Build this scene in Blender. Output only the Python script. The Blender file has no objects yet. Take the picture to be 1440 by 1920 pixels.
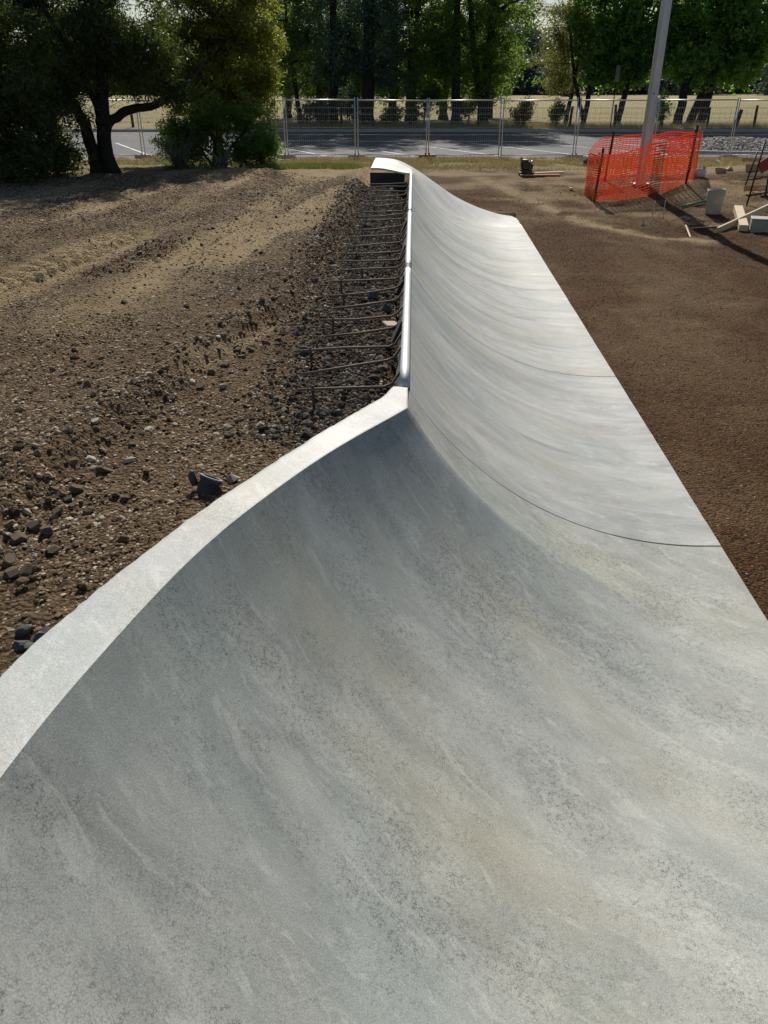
import bpy, math, random
import numpy as np
from mathutils import Vector, Matrix

rng = np.random.default_rng(7)
random.seed(7)
S = bpy.context.scene
COL = S.collection

# ------------------------------------------------------------------ camera
H = 2.6
PITCH = math.radians(28.7)
F = 1450.0
CP, SP = math.cos(PITCH), math.sin(PITCH)
cam = bpy.data.cameras.new('camera')
cam.sensor_fit = 'VERTICAL'; cam.sensor_height = 24.0
cam.lens = 24.0 * F / 1920.0
cam.clip_start = 0.05; cam.clip_end = 3000
co = bpy.data.objects.new('camera', cam); COL.objects.link(co)
co.location = (0, 0, H); co.rotation_euler = (math.radians(90) - PITCH, 0, 0)
S.camera = co
S.render.resolution_x = 768; S.render.resolution_y = 1024

def ray(u, v):
    return (u - 720.0, F * CP - (v - 960) * SP, -F * SP - (v - 960) * CP)
def gp(u, v, z):                       # survey point: where a sight line meets height z
    d = ray(u, v); t = (H - z) / -d[2]
    return Vector((d[0] * t, d[1] * t, z))
def at(u, v, Y):                       # survey point at distance Y
    d = ray(u, v); t = Y / d[1]
    return Vector((d[0] * t, Y, H + d[2] * t))

# ------------------------------------------------------------------ noise
def _hash(ix, iy, seed):
    n = (ix * 374761393 + iy * 668265263 + seed * 982451653) & 0x7fffffff
    n = ((n ^ (n >> 13)) * 1274126177) & 0x7fffffff
    n = (n ^ (n >> 16)) & 0xffff
    return n / 65535.0
def vnoise(x, y, seed=0):
    x = np.asarray(x, float); y = np.asarray(y, float)
    ix = np.floor(x).astype(np.int64); iy = np.floor(y).astype(np.int64)
    fx = x - ix; fy = y - iy
    fx = fx * fx * (3 - 2 * fx); fy = fy * fy * (3 - 2 * fy)
    a = _hash(ix, iy, seed); b = _hash(ix + 1, iy, seed)
    c = _hash(ix, iy + 1, seed); d = _hash(ix + 1, iy + 1, seed)
    return (a * (1 - fx) + b * fx) * (1 - fy) + (c * (1 - fx) + d * fx) * fy
def fbm(x, y, seed=0, octv=4, gain=.5):
    s = 0; a = 1; t = 0
    for o in range(octv):
        s = s + a * vnoise(x * 2 ** o + 17.3 * o, y * 2 ** o - 9.1 * o, seed + o); t += a; a *= gain
    return s / t
def sstep(a, b, x):
    t = np.clip((np.asarray(x, float) - a) / (b - a), 0, 1)
    return t * t * (3 - 2 * t)

# ------------------------------------------------------------------ object helpers
def link(o, parent=None):
    COL.objects.link(o)
    if parent is not None: o.parent = parent
    return o
def tag(o, label=None, cat=None, group=None, kind=None):
    if label: o['label'] = label
    if cat: o['category'] = cat
    if group: o['group'] = group
    if kind: o['kind'] = kind
    return o
def empty(name, loc, label, cat, group=None, rz=0):
    o = bpy.data.objects.new(name, None); o.empty_display_size = .1
    o.location = loc; o.rotation_euler = (0, 0, rz); link(o)
    return tag(o, label, cat, group)
def np_mesh(name, V, faces, mat=None, parent=None, smooth=False, attrs=None):
    """V (n,3); faces: list of int arrays (m,k)"""
    me = bpy.data.meshes.new(name)
    V = np.asarray(V, dtype=np.float32)
    me.vertices.add(len(V)); me.vertices.foreach_set('co', V.ravel())
    loops = np.concatenate([np.asarray(f).ravel() for f in faces]).astype(np.int32)
    sizes = np.concatenate([np.full(len(f), np.asarray(f).shape[1]) for f in faces]).astype(np.int32)
    starts = np.concatenate([[0], np.cumsum(sizes)[:-1]]).astype(np.int32)
    me.loops.add(len(loops)); me.loops.foreach_set('vertex_index', loops)
    me.polygons.add(len(sizes)); me.polygons.foreach_set('loop_start', starts)
    try: me.polygons.foreach_set('loop_total', sizes)
    except Exception: pass
    me.polygons.foreach_set('use_smooth', np.full(len(sizes), smooth))
    if attrs:
        for k, a in attrs.items():
            at_ = me.attributes.new(k, 'FLOAT_COLOR', 'POINT')
            at_.data.foreach_set('color', np.asarray(a, np.float32).ravel())
    me.update(calc_edges=True); me.validate()
    o = bpy.data.objects.new(name, me)
    if mat: me.materials.append(mat)
    return link(o, parent)
def grid_faces(n, m):
    i = np.arange(n - 1)[:, None]; j = np.arange(m - 1)[None, :]
    a = (i * m + j).ravel()
    return np.stack([a, a + m, a + m + 1, a + 1], 1)
def grid_obj(name, P, mat, parent=None, skirt=0.0, flip=False, smooth=True, attrs=None):
    n, m, _ = P.shape
    V = P.reshape(-1, 3); f = grid_faces(n, m)
    if flip: f = f[:, ::-1]
    faces = [f]
    if skirt:
        b = [(i, 0) for i in range(n)] + [(n - 1, j) for j in range(1, m)] + \
            [(i, m - 1) for i in range(n - 2, -1, -1)] + [(0, j) for j in range(m - 2, 0, -1)]
        bi = np.array([i * m + j for i, j in b]); k = len(bi); base = len(V)
        top = V[bi]; low = V[bi].copy(); low[:, 2] -= skirt
        V = np.concatenate([V, top, low])
        r = np.arange(k); r2 = (r + 1) % k
        q = np.stack([base + r, base + r2, base + k + r2, base + k + r], 1)
        if flip: q = q[:, ::-1]
        faces.append(q)
    return np_mesh(name, V, faces, mat, parent, smooth, attrs)

class MB:
    def __init__(s): s.v = []; s.f = []
    def add(s, v, f):
        o = len(s.v); s.v += [tuple(p) for p in v]; s.f += [tuple(i + o for i in q) for q in f]
    def box(s, c, size, M=None, bev=0.0):
        x, y, z = [k / 2 for k in size]
        if bev <= 0:
            v = [Vector(p) for p in [(-x, -y, -z), (x, -y, -z), (x, y, -z), (-x, y, -z), (-x, -y, z), (x, -y, z), (x, y, z), (-x, y, z)]]
            f = [(0, 3, 2, 1), (4, 5, 6, 7), (0, 1, 5, 4), (1, 2, 6, 5), (2, 3, 7, 6), (3, 0, 4, 7)]
        else:
            b = min(bev, x * .9, y * .9, z * .9); v = []; f = []
            def ring(zz, ix):
                xx, yy = x - ix, y - ix; c_ = b if ix == 0 else b * .4
                return [(-xx + c_, -yy, zz), (xx - c_, -yy, zz), (xx, -yy + c_, zz), (xx, yy - c_, zz), (xx - c_, yy, zz), (-xx + c_, yy, zz), (-xx, yy - c_, zz), (-xx, -yy + c_, zz)]
            for zz, ix in ((-z, b), (-z + b, 0), (z - b, 0), (z, b)): v += [Vector(p) for p in ring(zz, ix)]
            for r in range(3):
                for k in range(8): f.append((r * 8 + k, r * 8 + (k + 1) % 8, r * 8 + 8 + (k + 1) % 8, r * 8 + 8 + k))
            f.append(tuple(range(7, -1, -1))); f.append(tuple(range(24, 32)))
        c = Vector(c)
        s.add([(M @ p if M else p) + c for p in v], f)
    def tube(s, pts, r, seg=8, cap=True):
        pts = [Vector(p) for p in pts]; n = len(pts)
        rs = r if isinstance(r, (list, tuple)) else [r] * n
        v = []; f = []; up = None
        for i, p in enumerate(pts):
            d = (pts[min(i + 1, n - 1)] - pts[max(i - 1, 0)]).normalized()
            if up is None: up = Vector((0, 0, 1)) if abs(d.z) < .9 else Vector((1, 0, 0))
            a = d.cross(up).normalized(); b = a.cross(d).normalized(); up = b
            for k in range(seg):
                t = 2 * math.pi * k / seg
                v.append(p + (a * math.cos(t) + b * math.sin(t)) * rs[i])
        for i in range(n - 1):
            for k in range(seg):
                f.append((i * seg + k, i * seg + (k + 1) % seg, (i + 1) * seg + (k + 1) % seg, (i + 1) * seg + k))
        if cap: f.append(tuple(range(seg - 1, -1, -1))); f.append(tuple(range((n - 1) * seg, n * seg)))
        s.add(v, f)
    def lathe(s, prof, seg=24, c=(0, 0, 0), M=None):
        v = []; f = []; c = Vector(c)
        for r, z in prof:
            for k in range(seg):
                t = 2 * math.pi * k / seg; p = Vector((r * math.cos(t), r * math.sin(t), z))
                v.append((M @ p if M else p) + c)
        for i in range(len(prof) - 1):
            for k in range(seg):
                f.append((i * seg + k, i * seg + (k + 1) % seg, (i + 1) * seg + (k + 1) % seg, (i + 1) * seg + k))
        s.add(v, f)
    def build(s, name, mat, parent=None, smooth=False):
        me = bpy.data.meshes.new(name); me.from_pydata([tuple(p) for p in s.v], [], s.f); me.update()
        if smooth: me.polygons.foreach_set('use_smooth', [True] * len(me.polygons))
        if mat: me.materials.append(mat)
        return link(bpy.data.objects.new(name, me), parent)
def copy_tree(o, parent=None):
    c = o.copy(); link(c)
    if parent is not None: c.parent = parent
    for ch in [k for k in COL.objects if k.parent == o]: copy_tree(ch, c)
    return c

# ------------------------------------------------------------------ materials
class NT:
    def __init__(s, name):
        s.m = bpy.data.materials.new(name); s.m.use_nodes = True
        s.t = s.m.node_tree; s.N = s.t.nodes; s.L = s.t.links
        s.b = s.N['Principled BSDF']; s.out = s.N['Material Output']
    def n(s, kind, **kw):
        o = s.N.new(kind)
        for k, v in kw.items():
            if k.startswith('i_'):
                key = k[2:]; key = int(key) if key.isdigit() else key.replace('_', ' ')
                if isinstance(v, bpy.types.NodeSocket): s.L.new(v, o.inputs[key])
                else: o.inputs[key].default_value = v
            else: setattr(o, k, v)
        return o
    def coord(s, scale=(1, 1, 1), rot=(0, 0, 0), kind='Object'):
        c = s.n('ShaderNodeTexCoord').outputs[kind]
        if any(rot): c = s.n('ShaderNodeMapping', i_0=c, i_Rotation=rot).outputs[0]
        return s.n('ShaderNodeMapping', i_0=c, i_Scale=scale).outputs[0]
    def noise(s, vec, scale, detail=4, rough=.55, dist=0):
        return s.n('ShaderNodeTexNoise', i_Vector=vec, i_Scale=scale, i_Detail=detail, i_Roughness=rough, i_Distortion=dist).outputs['Fac']
    def voro(s, vec, scale, feature='F1', out='Distance'):
        return s.n('ShaderNodeTexVoronoi', feature=feature, i_Vector=vec, i_Scale=scale).outputs[out]
    def ramp(s, fac, stops):
        r = s.n('ShaderNodeValToRGB', i_Fac=fac); e = r.color_ramp.elements
        while len(e) < len(stops): e.new(.5)
        for k, (p, c) in enumerate(stops):
            e[k].position = p; e[k].color = (c, c, c, 1) if isinstance(c, (int, float)) else (*c, 1)
        return r.outputs['Color']
    def mix(s, fac, a, b, mode='MIX'):
        m = s.n('ShaderNodeMix', data_type='RGBA', blend_type=mode)
        for key, v in ((0, fac), (6, a), (7, b)):
            if isinstance(v, bpy.types.NodeSocket): s.L.new(v, m.inputs[key])
            elif key == 0: m.inputs[0].default_value = v
            else: m.inputs[key].default_value = (*v, 1)
        return m.outputs[2]
    def math(s, op, a, b=0.0, clamp=False):
        m = s.n('ShaderNodeMath', operation=op, use_clamp=clamp)
        for k, v in ((0, a), (1, b)):
            if isinstance(v, bpy.types.NodeSocket): s.L.new(v, m.inputs[k])
            else: m.inputs[k].default_value = v
        return m.outputs[0]
    def bump(s, h, strength=.5, dist=.01):
        b = s.n('ShaderNodeBump', i_Height=h, i_Strength=strength, i_Distance=dist)
        s.L.new(b.outputs[0], s.b.inputs['Normal']); return b
    def set(s, **kw):
        for k, v in kw.items():
            sk = s.b.inputs[k.replace('_', ' ')]
            if isinstance(v, bpy.types.NodeSocket): s.L.new(v, sk)
            else: sk.default_value = (*v, 1) if isinstance(v, tuple) and len(v) == 3 else v
        return s.m
def simple(name, c, rough=.7, metal=0.0, var=.25, scale=12, bump=.2, stretch=(1, 1, 1)):
    t = NT(name); v = t.coord(stretch)
    n = t.noise(v, scale, 5)
    col = t.mix(n, tuple(k * (1 - var) for k in c), tuple(min(1, k * (1 + var)) for k in c))
    t.bump(t.noise(v, scale * 4, 4), bump, .004)
    return t.set(Base_Color=col, Roughness=rough, Metallic=metal)

def concrete_mat(name, dark, light, streak_rot, speck, streak=1.0):
    t = NT(name); R3 = (0, 0, streak_rot)
    big = t.noise(t.coord(), .9, 4)
    st = t.noise(t.coord((.35, 2.6 * streak + .6, .3), R3), 1.0, 6, .62, 1.0)
    st2 = t.noise(t.coord((.7, 13.0 * streak + 1, .3), R3), 1.0, 5, .6, .6)
    blot = t.noise(t.coord((1.0, 1.0 + 2.0 * streak, 1), R3), 1.5, 7, .66, 1.2)
    fac = t.math('ADD', t.math('MULTIPLY', st, .42), t.math('ADD', t.math('MULTIPLY', blot, .48), t.math('MULTIPLY', st2, .16)))
    col = t.mix(t.ramp(fac, [(.38, 0.0), (.64, 1.0)]), dark, light)
    yel = t.ramp(t.noise(t.coord((.5, 1.5, .5), R3), 1.1, 4), [(.5, 0.0), (.72, 1.0)])
    col2 = t.mix(t.math('MULTIPLY', yel, .38), col, tuple(k * m for k, m in zip([(a + b) / 2 for a, b in zip(dark, light)], (1.16, 1.0, .68))))
    blue = t.ramp(t.noise(t.coord((.6, 1.2, .5), (0, 0, streak_rot + .4)), .9, 4), [(.5, 0.0), (.68, 1.0)])
    col3 = t.mix(t.math('MULTIPLY', blue, .5), col2, tuple(k * m for k, m in zip([(a + b) / 2 for a, b in zip(dark, light)], (.76, .90, .92))))
    # pale trowel smears
    sm = t.ramp(t.noise(t.coord((2.4, 5.2, 1), (0, 0, streak_rot + .1)), 2.1, 9, .75, .7), [(.545, 0.0), (.62, 1.0)])
    col3 = t.mix(t.math('MULTIPLY', sm, .38), col3, tuple(min(.8, k * 1.18) for k in light))
    area = t.ramp(t.noise(t.coord((1, 1.8, 1), R3), 1.5, 7, .7), [(.40, 0.0), (.60, 1.0)])
    area = t.math('MULTIPLY', area, t.math('SUBTRACT', 1.0, t.math('MULTIPLY', sm, .8)))
    wob = t.n('ShaderNodeVectorMath', operation='ADD', i_0=t.coord(),
              i_1=t.n('ShaderNodeVectorMath', operation='SCALE', i_0=t.n('ShaderNodeTexNoise', i_Vector=t.coord(), i_Scale=60.0).outputs['Color'], i_Scale=.02).outputs[0]).outputs[0]
    cr = t.ramp(t.voro(wob, 85, 'DISTANCE_TO_EDGE'), [(.0, 1.0), (.13, 0.0)])
    brk = t.ramp(t.noise(t.coord(), 45, 3), [(.44, 0.0), (.56, 1.0)])
    crk = t.math('MULTIPLY', t.math('MULTIPLY', cr, brk), t.math('MULTIPLY', area, speck))
    col4 = t.mix(crk, col3, (.10, .10, .095))
    dots = t.ramp(t.voro(t.coord(), 110), [(.10, 1.0), (.22, 0.0)])
    col5 = t.mix(t.math('MULTIPLY', dots, .28 * min(1, speck + .3)), col4, (.75, .75, .72))
    grain = t.ramp(t.noise(t.coord(), 200, 3), [(.3, .76), (.7, 1.16)])
    col6 = t.mix(1.0, col5, grain, 'MULTIPLY')
    t.bump(t.math('ADD', t.noise(t.coord(), 150, 4), t.math('MULTIPLY', blot, 1.5)), .2, .003)
    return t.set(Base_Color=col6, Roughness=t.ramp(big, [(.3, .45), (.7, .65)]), Specular_IOR_Level=.35)

M = {}
M['conc'] = concrete_mat('ramp_concrete', (.285, .295, .28), (.57, .572, .535), 0.0, .15, .55)
M['conc_near'] = concrete_mat('pocket_concrete', (.295, .305, .275), (.55, .555, .50), .58, .85, .35)
M['cap'] = concrete_mat('cap_concrete', (.48, .475, .445), (.70, .69, .65), .9, .5, .5)
M['galv'] = simple('galvanised_steel', (.52, .53, .54), .40, .7, .2, 6, .1)
M['coping'] = simple('zinc_coping', (.66, .67, .67), .55, .25, .15, 9, .08)
M['wire'] = simple('fence_wire', (.50, .50, .48), .5, .5, .2, 5, .05)
M['rust'] = simple('rusty_rebar', (.085, .058, .04), .8, .1, .35, 30, .4)
M['bar'] = simple('weathered_rebar', (.19, .145, .10), .75, .15, .35, 30, .4)
M['dark'] = simple('dark_form_face', (.045, .047, .048), .85, 0, .4, 9, .5)
M['rough_conc'] = simple('rough_concrete_edge', (.16, .155, .145), .95, 0, .5, 14, 1.0)
M['timber'] = simple('pine_timber', (.52, .31, .14), .75, 0, .25, 10, .3, (1, 8, 8))
M['timber_pale'] = simple('pale_timber', (.68, .55, .36), .75, 0, .2, 10, .3, (1, 8, 8))
M['post'] = simple('old_post_wood', (.045, .036, .03), .9, 0, .4, 12, .6, (8, 8, 1))
M['stake'] = simple('black_steel', (.035, .032, .03), .6, .4, .3, 14, .2)
M['rock'] = simple('rock', (.13, .095, .062), .9, 0, .45, 8, .8)
M['bluestone'] = simple('bluestone', (.11, .113, .115), .85, 0, .5, 9, .8)
M['palerock'] = simple('pale_rock', (.42, .37, .30), .9, 0, .3, 9, .6)
M['kerb'] = simple('kerb_concrete', (.46, .44, .40), .9, 0, .25, 6, .4)
M['paint'] = simple('road_paint', (.72, .72, .70), .8, 0, .2, 3, .2)
M['pvc'] = simple('blue_grey_pipe', (.045, .06, .08), .6, 0, .3, 10, .2)
M['pvc_rim'] = simple('pale_pipe_rim', (.26, .28, .30), .6, 0, .2, 10, .2)
M['green'] = simple('green_pipe', (.02, .20, .07), .4, 0, .2, 10, .1)
M['red'] = simple('red_board', (.34, .05, .03), .6, 0, .3, 10, .2)
M['engine'] = simple('dark_machine', (.06, .045, .04), .55, .2, .5, 10, .3)
M['white'] = simple('white_plastic', (.72, .72, .70), .45, 0, .1, 6, .1)
M['yellow'] = simple('yellow_plastic', (.75, .60, .05), .5, 0, .1, 6, .1)
M['tape'] = simple('pink_tape', (.24, .12, .12), .6, 0, .2, 10, .1)
M['redfoot'] = simple('red_plastic_foot', (.33, .07, .03), .7, 0, .3, 8, .2)
M['foam'] = simple('cardboard_offcut', (.50, .42, .31), .85, 0, .15, 12, .2)
M['block'] = simple('grey_green_block', (.36, .37, .29), .85, 0, .2, 10, .4)
M['signback'] = simple('sign_back', (.22, .23, .24), .5, .5, .2, 6, .1)

# translucent pail
t = NT('pail_plastic'); n = t.noise(t.coord(), 9, 5)
M['pail'] = t.set(Base_Color=t.mix(n, (.42, .39, .32), (.68, .64, .55)), Roughness=.45, Transmission_Weight=.25, IOR=1.2)
# orange mesh: lets some light through
t = NT('orange_mesh'); n = t.noise(t.coord(), 20, 3)
tr = t.n('ShaderNodeBsdfTranslucent', i_Color=(.98, .22, .05, 1))
ms = t.n('ShaderNodeMixShader', i_0=.45); t.L.new(t.b.outputs[0], ms.inputs[1]); t.L.new(tr.outputs[0], ms.inputs[2]); t.L.new(ms.outputs[0], t.out.inputs[0])
M['orange'] = t.set(Base_Color=t.mix(n, (.84, .14, .03), (.97, .26, .07)), Roughness=.5)

def leaf_mat(name, a, b, trans, tmix=.35):
    t = NT(name)
    r = t.n('ShaderNodeNewGeometry').outputs['Random Per Island']
    big = t.noise(t.coord(), .55, 3)
    col = t.mix(t.math('ADD', t.math('MULTIPLY', r, .75), t.math('MULTIPLY', big, .4)), a, b)
    tc = t.mix(r, tuple(k * .75 for k in trans), trans)
    tr = t.n('ShaderNodeBsdfTranslucent', i_Color=tc)
    ms = t.n('ShaderNodeMixShader', i_0=tmix); t.L.new(t.b.outputs[0], ms.inputs[1]); t.L.new(tr.outputs[0], ms.inputs[2]); t.L.new(ms.outputs[0], t.out.inputs[0])
    return t.set(Base_Color=col, Roughness=.5, Specular_IOR_Level=.35)
M['leaf_dark'] = leaf_mat('leaf_dark', (.03, .05, .018), (.085, .12, .04), (.17, .24, .04), .4)
M['leaf_wattle'] = leaf_mat('leaf_wattle', (.06, .075, .018), (.16, .19, .05), (.42, .46, .07), .52)
M['leaf_blue'] = leaf_mat('leaf_blue', (.045, .08, .06), (.11, .17, .13), (.22, .36, .16), .48)
M['leaf_mid'] = leaf_mat('leaf_mid', (.04, .075, .025), (.10, .16, .05), (.26, .38, .07), .5)
M['leaf_green'] = leaf_mat('leaf_green', (.045, .09, .02), (.11, .19, .045), (.30, .46, .06), .52)
M['leaf_bright'] = leaf_mat('leaf_bright', (.05, .11, .03), (.14, .25, .06), (.30, .55, .08), .52)
M['leaf_olive'] = leaf_mat('leaf_olive', (.08, .09, .028), (.17, .175, .055), (.36, .37, .08), .48)
M['leaf_far_haze'] = leaf_mat('leaf_far_haze', (.08, .12, .11), (.14, .19, .16), (.15, .22, .13), .3)  # distance haze is put into this pale bluish leaf colour; no air is built
M['leaf_silver'] = leaf_mat('leaf_silver', (.09, .10, .085), (.19, .20, .17), (.16, .18, .12), .3)
M['dry'] = leaf_mat('dry_grass', (.30, .23, .11), (.52, .43, .24), (.45, .36, .16), .3)
M['grass'] = leaf_mat('green_grass', (.10, .13, .03), (.22, .24, .07), (.26, .30, .06), .3)
t = NT('bark'); v = t.coord((7, 7, 1.2)); n = t.noise(v, 2, 6)
t.bump(n, .8, .02); M['bark'] = t.set(Base_Color=t.mix(n, (.012, .009, .007), (.038, .030, .024)), Roughness=.9)

# ground: colour comes from which soil lies where (mask attribute)
t = NT('soil')
msk = t.n('ShaderNodeAttribute', attribute_name='soil'); sep = t.n('ShaderNodeSeparateColor', i_0=msk.outputs['Color'])
dust, dryg, right = sep.outputs[0], sep.outputs[1], sep.outputs[2]
pale = msk.outputs['Alpha']
v = t.coord()
n1 = t.noise(v, 1.6, 6, .6); n2 = t.noise(v, 26, 5, .65); n3 = t.noise(v, 110, 4, .7)
vc = t.voro(v, 48, 'F1', 'Color'); vsep = t.n('ShaderNodeSeparateColor', i_0=vc).outputs[0]
vd = t.voro(v, 48)
mixn = t.math('ADD', t.math('MULTIPLY', n2, .5), t.math('ADD', t.math('MULTIPLY', n1, .3), t.math('MULTIPLY', vsep, .25)))
base = t.mix(t.ramp(mixn, [(.32, 0.0), (.72, 1.0)]), (.058, .037, .020), (.27, .185, .105))
rgt = t.mix(t.ramp(mixn, [(.32, 0.0), (.75, 1.0)]), (.034, .016, .007), (.175, .090, .036))
col = t.mix(right, base, rgt)
df = t.math('MULTIPLY', dust, t.ramp(t.math('ADD', t.math('MULTIPLY', n1, .6), t.math('MULTIPLY', n2, .5)), [(.35, .4), (.6, 1.0)]))
col = t.mix(df, col, t.mix(n2, (.27, .19, .10), (.62, .48, .28)))
pebble = t.ramp(t.voro(v, 70, 'F1', 'Color'), [(.80, 0.0), (.84, 1.0)])
pebd = t.ramp(t.voro(v, 70), [(.25, 1.0), (.38, 0.0)])
peb = t.math('MULTIPLY', t.math('MULTIPLY', pebble, pebd), .5)
col = t.mix(peb, col, (.30, .25, .19))
gy = t.noise(t.coord((.22, .5, 1)), 1.0, 6, .65)
col = t.mix(dryg, col, t.mix(gy, (.24, .20, .09), (.50, .42, .22)))
col = t.mix(pale, col, t.mix(n2, (.34, .27, .20), (.55, .46, .37)))
hgt = t.math('ADD', t.math('MULTIPLY', n2, .6), t.math('ADD', t.math('MULTIPLY', n3, .35), t.math('MULTIPLY', vd, -.6)))
t.bump(hgt, 1.0, .045)
M['soil'] = t.set(Base_Color=col, Roughness=.95, Specular_IOR_Level=.15)

t = NT('asphalt'); v = t.coord(); n1 = t.noise(t.coord((.15, .5, 1)), 1.0, 5); n2 = t.noise(v, 60, 4)
t.bump(n2, .3, .006)
M['asphalt'] = t.set(Base_Color=t.mix(t.math('ADD', t.math('MULTIPLY', n1, .7), t.math('MULTIPLY', n2, .4)), (.05, .054, .060), (.12, .124, .128)), Roughness=.85)
t = NT('loose_stones'); r = t.n('ShaderNodeNewGeometry').outputs['Random Per Island']; n = t.noise(t.coord(), 30, 4)
M['stones'] = t.set(Base_Color=t.mix(1.0, t.ramp(n, [(.3, .65), (.7, 1.25)]), t.ramp(r, [(0.0, (.06, .042, .027)), (.4, (.18, .128, .078)), (.75, (.32, .245, .165)), (.96, (.56, .49, .39))]), 'MULTIPLY'), Roughness=.9)
M['stones'].node_tree.nodes['Principled BSDF'].inputs['Specular IOR Level'].default_value = .03
t = NT('brown_grit'); r = t.n('ShaderNodeNewGeometry').outputs['Random Per Island']
M['grit'] = t.set(Base_Color=t.ramp(r, [(0.0, (.05, .025, .011)), (.6, (.16, .086, .038)), (.9, (.28, .18, .095)), (.98, (.45, .37, .27))]), Roughness=.95, Specular_IOR_Level=.03)
t = NT('gravel_stones'); r = t.n('ShaderNodeNewGeometry').outputs['Random Per Island']
M['gravel'] = t.set(Base_Color=t.ramp(r, [(0.0, (.16, .15, .14)), (.5, (.36, .33, .29)), (1.0, (.60, .55, .48))]), Roughness=.9)

# ------------------------------------------------------------------ ramp shape
LIP = 1.07
DT = 1.95
TH = 2 * math.atan(LIP / DT); R = LIP / (1 - math.cos(TH))
P0 = np.array([.141, 4.33]); D1 = np.array([.442, 13.07]); D1 = D1 / np.linalg.norm(D1)
N1 = np.array([D1[1], -D1[0]])
CORNER = P0 + D1 * (3.98 - P0[1]) / D1[1]
def lip_x(y): return P0[0] + (y - P0[1]) * D1[0] / D1[1]
def edge_x(y): return 2.137 + .0597 * (y - 3.49)
def catmull(pts, n=12):
    pts = [np.array(p, float) for p in pts]
    q = [2 * pts[0] - pts[1]] + pts + [2 * pts[-1] - pts[-2]]; out = []
    for i in range(1, len(q) - 2):
        for k in range(n):
            t = k / n
            out.append(.5 * ((2 * q[i]) + (-q[i - 1] + q[i + 1]) * t + (2 * q[i - 1] - 5 * q[i] + 4 * q[i + 1] - q[i + 2]) * t * t + (-q[i - 1] + 3 * q[i] - 3 * q[i + 1] + q[i + 2]) * t ** 3))
    out.append(pts[-1]); return np.array(out)
C2 = catmull([CORNER, (-.301, 3.32), (-.661, 2.58), (-.864, 1.91), (-.972, 1.39), (-1.03, .8), (-1.04, .2), (-1.0, -.5), (-.93, -1.2)])
OUTER = catmull([(-.015, 4.15), (-.325, 3.64), (-.722, 2.89), (-.982, 2.286), (-1.14, 1.78), (-1.22, 1.1), (-1.24, .4), (-1.2, -.5), (-1.13, -1.25)])
_t0 = C2[0] - C2[1]; _t0 /= np.linalg.norm(_t0)
C2X = np.concatenate([[C2[0] + _t0 * 4], C2])
def sdist(px, py, poly):
    """signed distance to an open polyline; positive on its left when walking along it"""
    px = np.asarray(px, float); py = np.asarray(py, float)
    best = np.full(px.shape, 1e9); sg = np.ones(px.shape)
    for a, b in zip(poly[:-1], poly[1:]):
        e = b - a; L2 = e @ e
        tt = np.clip(((px - a[0]) * e[0] + (py - a[1]) * e[1]) / L2, 0, 1)
        dx = px - a[0] - tt * e[0]; dy = py - a[1] - tt * e[1]
        d = np.hypot(dx, dy); cr = e[0] * dy - e[1] * dx
        m = d < best - 1e-9
        best = np.where(m, d, best); sg = np.where(m, np.where(cr >= 0, 1, -1), sg)
    return best * sg
def prof(d):
    s = np.clip(DT - np.asarray(d, float), 0, DT)
    return np.where(np.asarray(d) <= 0, LIP, R - np.sqrt(R * R - s * s))
def d1f(x, y): return (x - P0[0]) * N1[0] + (y - P0[1]) * N1[1]
def ramp_d(x, y): return np.maximum(d1f(x, y), sdist(x, y, C2X))
# far roll-over section
FX = np.array([-.6, -.28, 0, .30, .55, .85, 1.2, 1.56, 1.9, 2.22, 2.66, 3.04, 3.4])
FZ = np.array([1.245, 1.245, 1.24, 1.205, 1.10, .93, .70, .47, .305, .18, .05, .0, .0])
_xs = np.linspace(-.6, 3.4, 400); _zs = np.interp(_xs, FX, FZ)
_k = np.hanning(41); _k /= _k.sum(); _zs = np.convolve(np.pad(_zs, 20, mode='edge'), _k, 'valid')
def far_z(x, y):
    b = sstep(17.35, 19.0, y)
    return (1 - b) * (prof(d1f(x, y)) + .08 * sstep(.55, -.15, x)) + b * np.interp(x, _xs, _zs)

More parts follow.
